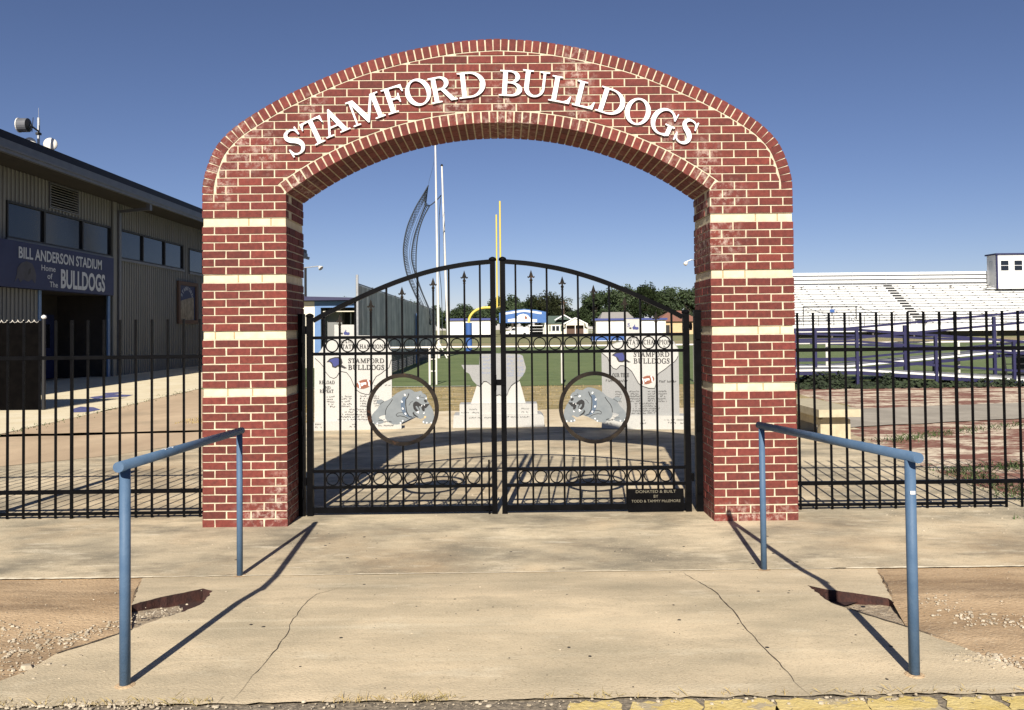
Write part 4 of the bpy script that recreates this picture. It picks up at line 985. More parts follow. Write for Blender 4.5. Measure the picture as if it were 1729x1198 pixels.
# poster frame
pf = root('poster_frame', (BX+.04, 31, 2), 'tall brown framed poster hanging on the grey metal wall', 'poster')
px_ = BX+.04; fr = MB(); y0, y1, z0, z1 = 30.97, 33.37, 2.0, 3.92
fr.box(px_, y0, z0, px_+.09, y0+.22, z1).box(px_, y1-.22, z0, px_+.09, y1, z1).box(px_, y0+.22, z0, px_+.09, y1-.22, z0+.17).box(px_, y0+.22, z1-.17, px_+.09, y1-.22, z1).build('frame', SKIRT, pf)
sh_ = MB().box(px_, y0+.22, z0+.17, px_+.02, y1-.22, z1-.17).build('poster_sheet', SIGNB, pf)
MB().prism([[(0,0),(1.78,0),(1.78,1.07),(1.2,1.02),(.0,.84)]], (px_+.026, y0+.22, z0+.17), Y_, Z_, .004).build('faded_print', mat('faded_print', (.36,.33,.26), (.20,.17,.13), 4, .9), sh_)
for k, ch in enumerate('STANFORD'.replace('N','M')):
    a = radians(150-k*17); c = Vector((px_+.03, y0+1.15+.66*cos(a), z0+.98+.56*sin(a)))
    mm = MB(); word(mm, ch, c, Y_*sin(a)+Z_*-cos(a), Y_*cos(a)+Z_*sin(a), .17, .004); mm.build('poster_letter', SIGNL, sh_)
# roof antenna
an = root('antenna_mast', (-16.2, 21.9, ZE+.6), 'grey pole on the building roof carrying a drum antenna and two round dishes', 'antenna')
D0 = lambda x, y: atX(x, y, -16.2)
m0, m1 = D0(65, 250), D0(64, 198)
MB().tube([(m0.x, m0.y, ZE+.7), (m0.x, m0.y, m1.z)], .045, 10).tube([(m0.x, m0.y, m1.z), (m0.x, m0.y, m1.z+.35)], .006, 6).build('pole', GALV, an)
c = D0(41, 211); MB().tube([c-X_*.16, c+X_*.14], .235, 20).build('drum_antenna', TRIM, an)
MB().tube([c-X_*.19, c-X_*.16], .25, 20).build('drum_rim', DISHW, an); MB().tube([c+X_*.14, c+X_*.20], .22, 20, .1).build('drum_back', BLK, an)
MB().tube([c+X_*.2, (m0.x, m0.y, c.z)], .03, 8).tube([D0(54,222), D0(56,198)], .012, 6).box(m0.x-.07, m0.y-.07, c.z-.13, m0.x+.07, m0.y+.07, c.z-.05).build('antenna_bracket', BLK, an)
for q, r_ in ((D0(85,243), .235), (D0(50,241), .2)):
    ax = Vector((.22,-.95,.08)).normalized(); MB().lathe(q, [(.06,-.18),(r_*.8,-.12),(r_,-.02),(r_*.97,.02),(r_*.6,.05),(.01,.06)], 24, ax).build('round_dish', DISHW, an, True)
# privacy fence at the far left
pv = root('privacy_fence', (-9.7, 11.0, 0), 'black cloth covered fence panel with coiled wire on top', 'fence')
MB().box(-13.6, 11.0, 0.02, -9.78, 11.03, 1.86).build('cloth_panel', CLOTH, pv)
MB().tube([(-9.72, 11.02, 0), (-9.72, 11.02, 1.93)], .04, 10).build('post', BLK, pv)
MB().lathe((-9.72, 11.02, 1.93), [(.03,0),(.055,.03),(.05,.06),(.01,.085)], 12).build('post_cap', WHITE, pv)
cp = [(-13.6+i*.02, 11.0+.03*cos(i*1.1), 1.885+.03*sin(i*1.1)) for i in range(190)]
MB().tube(cp, .006, 5).build('coiled_wire', DISHW, pv)

# ================================================================== GRANITE MONUMENTS
class Plane:
    def __init__(s, o, ang): s.o = Vector(o); s.ux = Vector((cos(ang), sin(ang), 0)); s.n = s.ux.cross(Z_)
    def uv(s, px, py):
        d = ray(px, py); t = (s.o-CAM).dot(s.n)/d.dot(s.n); p = CAM+d*t-s.o; return (p.dot(s.ux), p.z)
    def pt(s, px, py, out=0.0):
        u, v = s.uv(px, py); return s.o+s.ux*u+Z_*v+s.n*out
def cc(loop): 
    return loop if sum(loop[i][0]*loop[(i+1) % len(loop)][1]-loop[(i+1) % len(loop)][0]*loop[i][1] for i in range(len(loop))) > 0 else loop[::-1]
def plate(P, name, m, parent, pts, out, th, sc_=None):
    return MB().prism([cc([P.uv(*p) for p in pts])], P.o+P.n*out, P.ux, Z_, th).build(name, m, parent)
def wline(P, name, txt, parent, x0, x1, y, hpx, m=INK, out=.006):
    u0, v = P.uv(x0, y); u1, v1 = P.uv(x1, y); h = abs(P.uv(x0, y-hpx)[1]-v)
    wd = sum(.45 if c == ' ' else glyph(c)[0]+.14 for c in txt)-.14; sx = (u1-u0)/(wd*h)
    mb = MB(); x = 0; ux = (P.ux+Z_*((v1-v)/(u1-u0))).normalized()
    for ch in txt:
        if ch == ' ': x += .45; continue
        g, lp = glyph(ch)
        for q, (du, dv) in enumerate(((0,0),(.05,0),(.025,.04))): mb.prism([[(p[0]*sx, p[1]) for p in l] for l in lp], P.o+P.ux*u0+Z_*v+P.n*(out+.0007*q)+ux*((x*sx+du-.02)*h)+Z_*(dv*h), ux*h, Z_*h, 0)
        x += g+.14
    return mb.build(name, m, parent)
def scribble(P, parent, rows, m=INK, out=.006, seed=1, hp=3.0):
    rg = random.Random(seed); mb = MB()
    for x0, x1, y in rows:
        x = x0
        while x < x1-1:
            w_ = rg.uniform(1.0, 2.4)
            if rg.random() < .86:
                a = P.pt(x, y, out); b_ = P.pt(min(x+w_, x1), y, out); hz = rg.uniform(.55, 1)*hp/103
                k = rg.uniform(.25, .45)
                mb.add([a, a.lerp(b_, k), a.lerp(b_, k)+Z_*hz, a+Z_*hz], [(0,1,2,3)])
                mb.add([a.lerp(b_, k), b_, b_+Z_*hz*.35, a.lerp(b_, k)+Z_*hz*.35] if rg.random() < .5 else [a.lerp(b_, k)+Z_*hz*.65, b_+Z_*hz*.65, b_+Z_*hz, a.lerp(b_, k)+Z_*hz], [(0,1,2,3)])
            x += w_+.55
    return mb.build('engraved_lines', m, parent)
def contour(P, parent, pts, out=.006, r=.0045):
    return MB().tube([P.pt(x, y, out) for x, y in pts], r, 5).build('engraved_contour', INK, parent)
c1 = lambda L: [(515+x/5.99, 540+y/5.99) for x, y in L]
c2 = lambda L: [(1000+x/5.706, 530+y/5.706) for x, y in L]
MONL = root('granite_monument', (-2.45, 6.85, 0), 'pale granite championship slab at left of the plaza, its motto starting with reload', 'monument', 'granite championship slabs')
P = Plane((-2.45, 6.85, 0), radians(6))
slab = plate(P, 'slab', GRANITEW, MONL, [(531,716),(531,600),(541,592),(548,580),(560,572),(564.5,572),(564.5,547.8),(597.7,547.8),(597.7,566),(625,566),(645,569),(655,577),(661,590),(662,716)], 0, .20)
plate(P, 'base', GRANITE, MONL, [(530,729),(530,712),(678,709),(678,723)], .05, .36)
TL = [(100,385),(150,430),(185,470),(205,520),(250,575),(290,590),(320,575),(345,530),(370,520),(420,530),(460,580),(490,650),(512,700),(560,735),(610,750),(650,752),(668,690),(690,620),(720,570),(770,540),(805,510),(850,480),(872,400)]
contour(P, slab, c1(TL))
wline(P, 'engraved_words', 'STATE CHAMPIONS', slab, 573, 651, 588, 6.6)
wline(P, 'engraved_words', 'STAMFORD', slab, 588, 648.5, 612.5, 7.6); wline(P, 'engraved_words', 'BULLDOGS', slab, 588, 648.5, 624.0, 8.2)
wline(P, 'engraved_words', 'RELOAD', slab, 539, 565, 648, 5.6); wline(P, 'engraved_words', 'AND', slab, 545, 558, 656.5, 4.8); wline(P, 'engraved_words', 'REPEAT', slab, 540, 563, 663, 5.6)
scribble(P, slab, [(576,594,579)], seed=3, hp=6)
rows = []
for k in range(5): rows += [(552,566-(k % 2)*3,670.5+k*4.2),(577,594,670+k*4.2),(608,621,669.5+k*4.2),(631,640,669+k*4.2)]
for k in range(5): rows += [(586-k*4 if k else 590, 624, 692+k*4.2)]
rows += [(632,645,652),(650,660,651),(533,544,717.5-1),(533,545,721.5),(592,602,716),(591,600,720.5),(640,665,713-1),(639,666,718.5)]
scribble(P, slab, rows[:-6], seed=4, hp=2.6); scribble(P, slab, rows[-6:], seed=5, hp=2.4, out=.056)
dogsw = [(218,425),(250,390),(300,375),(345,372),(370,390),(380,430),(370,450),(400,470),(425,485),(400,491),(360,475),(330,470),(310,485),(275,475),(270,445),(250,425)]
plate(P, 'swoosh_emblem', INK, slab, c1(dogsw), .006, .001); 
plate(P, 'swoosh_fill', INKB, slab, c1([(240,420),(262,397),(305,385),(335,385),(352,410),(350,445),(325,458),(305,472),(285,465),(280,440),(262,420)]), .008, .001)
def football(P, parent, cx, cy, rx, ry, tilt, out=.006):
    pts = [(cx+rx*cos(a)*cos(tilt)+ry*sin(a)*sin(tilt)*1, cy-rx*cos(a)*sin(tilt)+ry*sin(a)*cos(tilt)) for a in [2*pi*i/24 for i in range(24)]]
    f_ = plate(P, 'football_emblem', FOOTB, parent, pts, out, .001)
    for t in (-.62, .62):
        q = [(cx+rx*(t+dx)*cos(tilt)+ry*dy*sin(tilt), cy-rx*(t+dx)*sin(tilt)+ry*dy*cos(tilt)) for dx, dy in ((-.09,-.72),(.09,-.72),(.14,0),(.09,.72),(-.09,.72),(-.04,0))]
        plate(P, 'football_stripe', WHITE, f_, q, out+.002, .001)
    q = [(cx+rx*dx*cos(tilt)+ry*dy*sin(tilt), cy-rx*dx*sin(tilt)+ry*dy*cos(tilt)) for dx, dy in ((-.42,-.42),(.32,-.28),(.30,.22),(.0,.1),(-.36,.40))]
    plate(P, 'football_lace', WHITE, f_, q, out+.002, .001)
football(P, slab, 614.5, 648, 13, 7.5, radians(14))
def helmet(P, parent, x, y, s, m1=INKB):
    h_ = plate(P, 'helmet_emblem', GRANITE, parent, [(x+s*a, y+s*b) for a, b in ((-1.0,.2),(-.95,-.5),(-.4,-1.0),(.3,-1.0),(.85,-.6),(1.0,0),(.7,.5),(-.3,.75),(-.8,.65))], .004, .001)
    plate(P, 'face_mask', m1, h_, [(x+s*a, y+s*b) for a, b in ((.25,.45),(.55,.1),(.75,-.1),(.85,-.45),(1.05,-.3),(.95,.1),(1.35,.3),(1.9,.25),(2.0,.8),(1.6,1.05),(.9,.95),(.5,1.0))], .006, .001)
    plate(P, 'ear_hole', INK, h_, [(x+s*a, y+s*b) for a, b in ((-.7,.55),(-.35,.35),(.05,.45),(.0,.85),(-.4,.8))], .0065, .001)
    wline(P, 'helmet_letter', 'S', h_, x-s*1.05, x-s*.45, y+s*.25, s*1.0, m1, .007)
helmet(P, slab, 578.5, 559, 6.0)
MONR = root('granite_monument', (2.12, 6.55, 0), 'pale granite championship slab with a grey lower face at right of the plaza', 'monument', 'granite championship slabs')
P = Plane((2.12, 6.55, 0), radians(-9))
slab = plate(P, 'slab', GRANITEG, MONR, [(1017.5,716),(1015.5,596),(1023,585),(1040,578),(1056.5,574),(1056.5,537.8),(1083,537.8),(1083,566),(1110,563),(1130,568),(1138,576),(1145.4,588),(1146,600),(1147.6,716)], 0, .20)
plate(P, 'base', GRANITE, MONR, [(1016,722),(1017,700),(1160,701),(1160,727)], .06, .38)
TR = [(90,370),(150,420),(165,470),(200,520),(235,530),(270,495),(300,495),(340,515),(380,550),(420,620),(445,665),(475,690),(540,712),(600,715),(612,680),(615,620),(640,570),(700,530),(745,492),(790,460),(815,430),(828,400)]
plate(P, 'polished_face', GRANITEW, slab, c2(TR[::-1])[:]+[(1023,586),(1040,579.5),(1057.5,576),(1057.5,539),(1082,539),(1082,567.5),(1110,564.5),(1129,569.5),(1137,577.5),(1144,589)], .005, .005)
contour(P, slab, c2(TR), .007)
wline(P, 'engraved_words', 'STATE CHAMPIONS', slab, 1058, 1137, 581, 7.4, out=.008)
wline(P, 'engraved_words', 'STAMFORD', slab, 1070, 1130, 602, 8.0, out=.008); wline(P, 'engraved_words', 'BULLDOGS', slab, 1070, 1130.5, 613.5, 8.6, out=.008)
wline(P, 'engraved_words', 'OUR TIME', slab, 1034, 1062, 636, 6.2, out=.008); scribble(P, slab, [(1063,1080,572.5),(1071,1075,587),(1120,1124,586)], seed=13, hp=5, out=.008)
rows = [(1023,1060,644),(1113,1142,645)]
for k in range(5): rows += [(1039,1050,662+k*4.1),(1062,1081,661.5+k*4.1),(1094,1107,661.5+k*4.1),(1112,1126,661.5+k*4.1)]
for k in range(5): rows += [(1072-k*1.5,1110+(k % 3)*2,682+k*4.1)]
scribble(P, slab, rows[:2], seed=15, hp=4, out=.008); scribble(P, slab, rows[2:], seed=14, hp=2.6)
scribble(P, slab, [(1027,1037,709),(1024,1035,715),(1083,1090,709),(1081,1091,714.5),(1122,1155,708.5),(1128,1156,714)], seed=16, hp=2.6, out=.067)
c2d = [(188,395),(220,372),(270,365),(318,362),(318,400),(325,430),(350,450),(375,462),(350,467),(320,452),(290,465),(255,460),(240,440),(228,412)]
plate(P, 'swoosh_emblem', INK, slab, c2(c2d), .008, .001); plate(P, 'swoosh_fill', INKB, slab, c2([(205,395),(235,378),(290,372),(308,400),(308,440),(285,452),(262,448),(248,420)]), .010, .001)
football(P, slab, 1093, 641, 12, 7, radians(14), .008); helmet(P, slab, 1066, 550, 6.2)
# state shaped monument in the middle
MON = root('granite_monument', (-.08, 6.98, 0), 'grey granite slab cut in a state outline, on a two step base mid plaza', 'monument')
P = Plane((-.08, 7.15, 0), 0)
c3 = lambda L: [(740+x/6.655, 560+y/6.655) for x, y in L]
plate(P, 'support', GRANITEW, MON, c3([(360,822),(430,612),(470,400),(560,245),(760,245),(905,530),(940,640),(985,812)]), -.03, .16)
st_ = plate(P, 'state_outline', GRANITEG, MON, c3([(260,372),(460,372),(464,245),(600,240),(750,246),(920,252),(950,270),(965,330),(985,400),(975,450),(940,500),(905,545),(850,575),(820,600),(790,650),(780,690),(740,742),(690,700),(650,710),(615,655),(590,590),(545,555),(510,552),(490,580),(478,612),(430,592),(385,545),(350,470),(300,445)]), 0, .10)
rows = []
for k, y in enumerate((603.5, 609.5, 616, 622, 631)): rows += [(814,829,y),(840.5,841,y)]
for k, y in enumerate((603, 610, 615.5, 621.5, 626, 631, 635)): rows += [(856,868,y),(874,884,y)]
[scribble(P, st_, [r], INKBP, .003, 21+i, 3.6) for i, r in enumerate(rows) if r[1]-r[0] > 2]
plate(Plane((0, 7.02, 0), 0), 'upper_step', GRANITE, MON, [(776,706),(776,682.5),(907,681),(908,700)], 0, .42)
Pb = Plane((0, 6.95, 0), 0)
plate(Pb, 'lower_step', GRANITE, MON, [(764.5,727),(766,701),(914,699),(918.5,703),(919.5,724)], 0, .56)
scribble(Pb, MON, [(792,814,706),(816,829,706),(852,894,704.5)], INK, .002, 22, 2.4)
Pu = Plane((0, 7.02, 0), 0); scribble(Pu, MON, [(790,806,692),(779,812,697.5),(878,896,690.5),(880,892,696)], INK, .002, 23, 2.4)

# ================================================================== CONCRETE BENCH
bn = root('concrete_bench', (4.7, 4.9, 0), 'weathered concrete bench on the plaza behind the right fence', 'bench')
MB().box(4.36, 4.62, .355, 4.95, 6.5, .46).build('seat', BENCHM, bn)
for y in (4.80, 6.1):
    P_ = [(-.21,0),(.21,0),(.21,.30),(.12,.353),(-.12,.353),(-.21,.30)]
    MB().prism([P_], (4.655, y, 0), X_, Z_, .12).build('leg', BENCHM, bn)
MB().box(4.50, 4.925, .20, 4.60, 5.975, .345).build('cross_beam', BENCHM, bn)

# ================================================================== WHITE PIPE FENCE, SLAT FENCE, SHED
pp_ = root('pipe_fence', (-2.17, 17.9, 0), 'white pipe rail fence along the near edge of the field', 'fence')
for x in (-2.17, 1.72, 5.6, 9.5, 13.4, 17.3): MB().tube([(x, 17.9, 0), (x, 17.9, 1.1)], .035 if x != 1.72 else .05, 8).build('post', POLEW, pp_)
MB().tube([(-3.9, 17.9, 1.1), (17.3, 17.9, 1.1)], .028, 8).build('top_rail', POLEW, pp_)
MB().tube([(-1.98, 17.95, 0), (-1.98, 17.95, 1.1)], .028, 8).tube([(-2.17,17.9,.75),(-1.98,17.95,.75)], .02, 6).tube([(-2.17,17.9,.4),(-1.98,17.95,.4)], .02, 6).build('brace', POLEW, pp_)
sf = root('slat_fence', (-4.3, 18.03, 0), 'tall chain link fence with grey slats running away behind the left gate leaf', 'fence')
FZ = lambda y: 3.04-(y-18)*.006
y = 18.03; k = 0
while y < 46:
    MB().tube([(-4.3, y, 0), (-4.3, y, FZ(y)+(.22 if k == 0 else 0))], .04 if k == 0 else .032, 8).build('post', GALV if k == 0 else TRIM, sf); y += 2.9; k += 1
MB().tube([(-4.3, 18.03, FZ(18)-.04), (-4.3, 46.2, FZ(46)-.04)], .022, 6).build('top_rail', TRIM, sf)
rg = random.Random(4); y = 18.1
sl = MB()
while y < 46: 
    t = rg.uniform(.55, 1.25); sl.box(-4.285, y, .62 if y < 40 else .3, -4.262, y+.085, FZ(y)-.08, (t, t, t)); y += .098
sl.build('slat_panel', SLAT, sf)
wm = MB()
for k in range(200):
    y0_ = 18.1+k*.14
    for s_ in (-1, 1):
        a = (-4.25, y0_, 0.02 if s_ > 0 else .66); b_ = (-4.25, y0_+.64, .66 if s_ > 0 else .02); wm.bar(a, b_, .012)
wm.build('chain_link', TRIM, sf)
for y in (33.6,): MB().box(-4.22, y, 0, -4.12, y+.25, 2.4).build('blue_post', BLUET, sf)
shd = root('white_shed', (-8.5, 30, 0), 'cream shed with blue trim and a dark open front behind the left gate post', 'shed')
MB().box(-10.8, 30, 0, -8.22, 30.12, 2.9).box(-10.8, 30.12, 0, -10.68, 36, 2.9).box(-10.8, 36, 0, -4.9, 36.12, 2.9).build('wall', CREAMW, shd)
MB().box(-8.218, 29.97, 0, -7.95, 30.14, 2.62).box(-8.218, 29.97, 2.62, -4.9, 30.10, 2.90).build('blue_frame', BLUET, shd)
MB().add([(-11,29.6,2.93),(-4.7,29.6,2.93),(-4.7,36.4,2.93),(-11,36.4,2.93),(-11,29.6,3.18),(-4.7,29.6,2.98),(-4.7,36.4,2.98),(-11,36.4,3.18)], [(0,3,2,1),(4,5,6,7),(0,1,5,4),(1,2,6,5),(2,3,7,6),(3,0,4,7)]).build('roof', NAVY, shd)
MB().box(-7.94, 30.9, 0, -7.2, 31.0, 2.6).build('inner_wall', SIDING, shd)
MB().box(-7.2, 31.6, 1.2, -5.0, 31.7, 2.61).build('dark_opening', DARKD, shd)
for x in (-6.95, -6.5, -6.05, -5.6): MB().box(x, 31.5, 1.2, x+.05, 31.56, 2.45).build('window_bar', GALV, shd)
MB().box(-7.9, 30.2, 2.44, -5.0, 31.4, 2.50).build('awning', CREAMW, shd)
MB().box(-7.94, 31.62, 0, -4.92, 31.70, 1.2).build('counter_wall', SIDING, shd)
lp_ = root('floodlight_pole', (-8.6, 30.4, 3.1), 'black pole with a small white floodlight on an arm above the cream shed', 'light pole')
q0 = atY(516,497,30.4); q1 = atY(516,452,30.4); q2 = atY(538,449,30.4)
MB().tube([(q0.x, 30.4, 3.0), (q0.x, 30.4, q1.z)], .055, 8).build('pole', BLK, lp_)
MB().tube([(q0.x-.1, 30.4, q1.z), q2], .025, 6).build('arm', GALV, lp_)
MB().lathe(q2+Vector((.05,0,-.04)), [(.02,-.06),(.05,-.03),(.12,.08),(.11,.10)], 12, Vector((.6,-.3,-.6)).normalized()).build('lamp_head', DISHW, lp_)
fl = root('floodlight', (WI-.05, DP+.02, 2.2), 'small white floodlight on a bent arm behind the right brick pier', 'floodlight')
q = atY(1167,439,DP+.05); q3 = atY(1158,444,DP+.05)
MB().tube([(WI+.05, DP-.0, q.z-.01), (WI+.04, DP+.05, q.z), q+Z_*.004, q3+Z_*.012], .005, 6).build('arm', GALV, fl)
MB().lathe(q3, [(.004,-.02),(.012,-.012),(.019,.0),(.017,.016),(.008,.022)], 12, Vector((-.5,-.3,-.7)).normalized()).build('lamp_head', DISHW, fl)

# ================================================================== NET POLES, GOALPOST
p1a, p1b = atY(735,252,41), atY(741,605,41); p2a, p2b = atY(746,280,45), atY(757,600,45)
n1 = root('net_pole', (p1b.x, 41, 0), 'taller weathered white pole holding the ball net, left of the two', 'pole', 'white net poles')
MB().tube([(p1b.x, 41, 0), (p1a.x, 41, p1a.z+.5)], .08, 10, .045).build('pole', POLEW, n1)
MB().tube([(p1b.x-.55, 41, 0), (p1b.x, 41, .9)], .04, 6).tube([(p1b.x+.5, 40.6, 0), (p1b.x, 41, .9)], .04, 6).build('foot_brace', POLEW, n1)
n2 = root('net_pole', (p2b.x, 45, 0), 'shorter leaning weathered white pole holding the ball net, right of the two', 'pole', 'white net poles')
MB().tube([(p2b.x, 45, 0), (p2a.x, 45, p2a.z)], .085, 10, .05).build('pole', POLEW, n2)
MB().lathe((p2a.x, 45, p2a.z), [(.07,0),(.09,.05),(.03,.12)], 8).build('pole_cap', BLK, n2)
net = root('ball_net', (-4.2, 41.5, 0), 'dark sagging ball net hanging between the white poles and the slat fence', 'net')
cn = lambda L, Y=41.5: [atY(660+x/4.61, 240+y/4.61, Y) for x, y in L]
def addw(P, w_): return spl([tuple(p) for p in P], 5)
outs = [(292,335),(255,400),(190,510),(130,650),(100,790),(100,900),(125,1030),(185,1180),(260,1330),(310,1420)]
inn = [(275,470),(240,560),(190,700),(168,800),(160,900),(185,1010),(225,1130),(275,1250),(330,1400)]
inn2 = [(300,495),(250,590),(215,700),(200,800),(195,900),(200,1030),(240,1160),(300,1300),(345,1420)]
lines = [outs]
for P_ in (outs, inn, inn2): MB().tube(addw(cn(P_), 1), .04, 5).build('net_edge', NETM, net)
MB().tube(addw(cn([(345,60),(330,180),(300,290),(292,335)]), 1), .010, 4).build('halyard', NETM, net)
MB().tube(addw(cn([(292,335),(270,380),(262,430),(270,485),(300,492),(345,460),(392,412)], 42.5), 1), .035, 5).build('top_rope', NETM, net)
MB().tube(addw(cn([(388,430),(375,600),(378,800),(378,980),(392,1150),(400,1400),(395,1560)], 43.5), 1), .022, 5).build('halyard', NETM, net)
A = spl([tuple(p) for p in cn(outs)], 6); B = spl([tuple(p) for p in cn(inn, 41.9)], 6); C2 = spl([tuple(p) for p in cn(inn2, 42.3)], 6)
mesh = MB()
def rs(P, n): return [P[int(i*(len(P)-1)/(n-1))] for i in range(n)]
n = 110; A_, B_, D_ = rs(A, n), rs(B, n), rs(C2, n)
for i in range(n):
    a, b_, c_ = Vector(A_[i]), Vector(B_[i]), Vector(D_[i]); e = a.lerp(b_, .45 if i > 8 else 1)
    mesh.bar(a, e, .022)
    mesh.bar(b_, b_.lerp(c_, .8), .018)
for t in (.12, .25, .38, .5, .75):
    for i in range(0, n-2, 2): mesh.bar(Vector(A_[i]).lerp(Vector(B_[i]), t), Vector(A_[i+2]).lerp(Vector(B_[i+2]), t), .022)
for t in (.25, .5):
    for i in range(0, n-2, 2): mesh.bar(Vector(B_[i]).lerp(Vector(D_[i]), t), Vector(B_[i+2]).lerp(Vector(D_[i+2]), t), .02)
mesh.build('net_mesh', NETM, net)
gpst = root('goalpost', (-2.4, 49.5, 0), 'yellow football goalpost with a blue padded base, seen from its side', 'goalpost')
GYc = 49.7
MB().tube([(-2.36,GYc,0),(-2.36,GYc,2.05)], .21, 16).build('pad', PADB, gpst)
neck = [(-2.36,GYc,1.9)]+[(-2.36+1.15*(1-cos(a)), GYc, 2.1+.95*sin(a)) for a in [pi/2*i/8 for i in range(9)]]+[(-.75,GYc,3.05)]
MB().tube(neck, .085, 12).build('gooseneck', GOALY, gpst)
UX = [atY(844,345,GYc-2.82).x, atY(838,368,GYc+2.82).x]
MB().tube([(UX[0],GYc-2.82,3.05),(UX[1],GYc+2.82,3.05)], .07, 10).build('crossbar', GOALY, gpst)
for dy, zt in ((-2.82, 9.86), (2.82, 9.8)):
    q = atY(844 if dy < 0 else 838, 339 if dy < 0 else 362, GYc+dy)
    MB().tube([(UX[dy > 0],GYc+dy,3.05),(UX[dy > 0],GYc+dy,q.z)], .055, 8).build('upright', GOALY, gpst)

# ================================================================== ACCESS RAMP (navy), BLEACHERS
rp = root('access_ramp', (8, 15.5, 0), 'navy steel zigzag wheelchair ramp with white deck edges behind the right fence', 'ramp')
def railrun(pts, Y, wd, name='rail', m=NAVY):
    mb = MB()
    for a, b_ in zip(pts, pts[1:]): mb.bar((a[0], Y, a[1]), (b_[0], Y, b_[1]), wd, wd*.7)
    return mb.build(name, m, rp)
xe = 24
def ext(p, q, x): return (x, p[1]+(q[1]-p[1])*(x-p[0])/(q[0]-p[0]))
s2e = lambda x: .42+(x-9.93)*.0825+.015
f0, f1, f2 = (6.4,.43), (9.36,.43), (13.85,.10)
MB().add([(6.4,15.5,.40),(9.36,15.5,.40),(9.36,16.9,.40),(6.4,16.9,.40),(6.4,15.5,.45),(9.36,15.5,.45),(9.36,16.9,.45),(6.4,16.9,.45),(xe,15.5,-.45),(xe,16.9,-.45),(xe,15.5,-.40),(xe,16.9,-.40)],
         [(0,3,2,1),(4,5,6,7),(0,1,5,4),(2,3,7,6),(3,0,4,7),(1,2,9,8),(5,10,11,6),(1,8,10,5),(2,6,11,9)]).build('deck', GALVD, rp)
railrun([(6.4,.355), (9.36,.355), ext((9.36,.355),(13.85,.03),xe)], 15.47, .085, 'deck_beam')
railrun([(6.4,.435),(9.36,.435), ext((9.36,.435),(13.85,.11),xe)], 15.47, .05, 'deck_edge', ALUM); railrun([(6.4,.435),(9.93,.435),(xe,s2e(xe))], 17.47, .05, 'deck_edge', ALUM)
railrun([(6.4,1.50),(9.40,1.50), ext((9.4,1.50),(13.87,1.13),xe)], 15.45, .065); railrun([(6.4,1.19),(9.38,1.19), ext((9.38,1.19),(13.87,.82),xe)], 15.45, .06); railrun([(6.4,.70),(9.37,.70), ext((9.37,.70),(13.85,.35),xe)], 15.45, .06)
for x, zt in ((9.38,1.5),(11.48,1.33),(13.56,1.16),(7.4,1.5),(15.6,1.0),(17.7,.85),(19.8,.7)):
    MB().box(x-.035, 15.41, -.02, x+.035, 15.49, zt).build('post', NAVY, rp)
s2 = lambda x: .42+(x-9.93)*.0825
MB().add([(6.4,17.5,.40),(9.93,17.5,.40),(9.93,18.9,.40),(6.4,18.9,.40),(6.4,17.5,.45),(9.93,17.5,.45),(9.93,18.9,.45),(6.4,18.9,.45),(xe,17.5,s2(xe)-.02),(xe,18.9,s2(xe)-.02),(xe,17.5,s2(xe)+.03),(xe,18.9,s2(xe)+.03)],
         [(0,3,2,1),(4,5,6,7),(0,1,5,4),(2,3,7,6),(3,0,4,7),(1,2,9,8),(5,10,11,6),(1,8,10,5),(2,6,11,9)]).build('deck', GALVD, rp)
for Y in (17.46,):
    railrun([(6.4,.33),(9.93,.33),(xe,s2(xe)-.10)], Y, .085, 'deck_beam')
    for z in (1.50, 1.20): railrun([(6.4,z),(9.93,z+.03),ext((9.93,z+.03),(15.1,z+.45),xe)], Y-.02, .065)
    railrun([(6.4,.66),(9.93,.66),(xe,s2(xe)+.24)], Y-.02, .06)
    for x in (8.4, 9.0, 11.6, 14.2, 16.8, 19.4): MB().box(x-.04, Y-.05, -.02, x+.04, Y+.03, s2(x)+1.05 if x > 9.93 else 1.5).build('post', NAVY, rp)
s3 = lambda x: 1.35-(x-9.5)*.045
for z in (0, -.3): railrun([(8.0, 1.40+z), (9.5,1.38+z), (xe,s3(xe)+z)], 20.9, .07)
for x in (12.9, 15.4): MB().box(x-.09, 18.1, -.02, x+.09, 18.3, s2(x)-.1).build('deck_support', BLK, rp)
ld = MB()
for k in range(6): ld.box(14.4, 17.2, .05+k*.2, 15.9, 17.23, .075+k*.2)
ld.bar((14.4,17.2,0),(14.25,17.2,1.2),.05); ld.build('ladder', BLK, rp)

BLY, BLX0, BLX1 = 104.0, 31.0, 96.0
bl = root('bleachers', (BLX0, BLY, 0), 'long white aluminium bleachers across the field with an aisle of steps', 'bleachers')
NR = 15; RISE, RUN = .385, .72; Z0 = 1.75
MB().box(BLX0, BLY, .75, BLX1, BLY+.1, Z0).build('front_fascia', ALUM, bl)
brk = MB()
for k in range(NR):
    y = BLY+1.6+k*RUN; z = Z0+k*RISE
    MB().box(BLX0, y-.02, z-.04, BLX1, y+RUN-.06, z).box(BLX0, y+RUN-.06, z-.04, BLX1, y+RUN-.03, z+RISE-.045).build('foot_board', ALUM, bl)
    ax0, ax1 = 54.9, 56.2
    sp = MB()
    for a, c_ in ((BLX0, ax0), (ax1, BLX1)): sp.box(a, y+.22, z+.19, c_, y+.50, z+.235)
    sp.build('seat_plank', ALUM, bl)
    x = BLX0+.6
    while x < BLX1:
        if not ax0-.1 < x < ax1+.1: brk.box(x-.11, y+.15, z+.085, x+.11, y+.22, z+.18)
        x += 1.95
    MB().box(ax0+.05, y+.12, z+.002, ax1-.05, y+.30, z+.26).build('aisle_dark_box', BLK, bl)  # black box at each step, making the dark gaps down the aisle
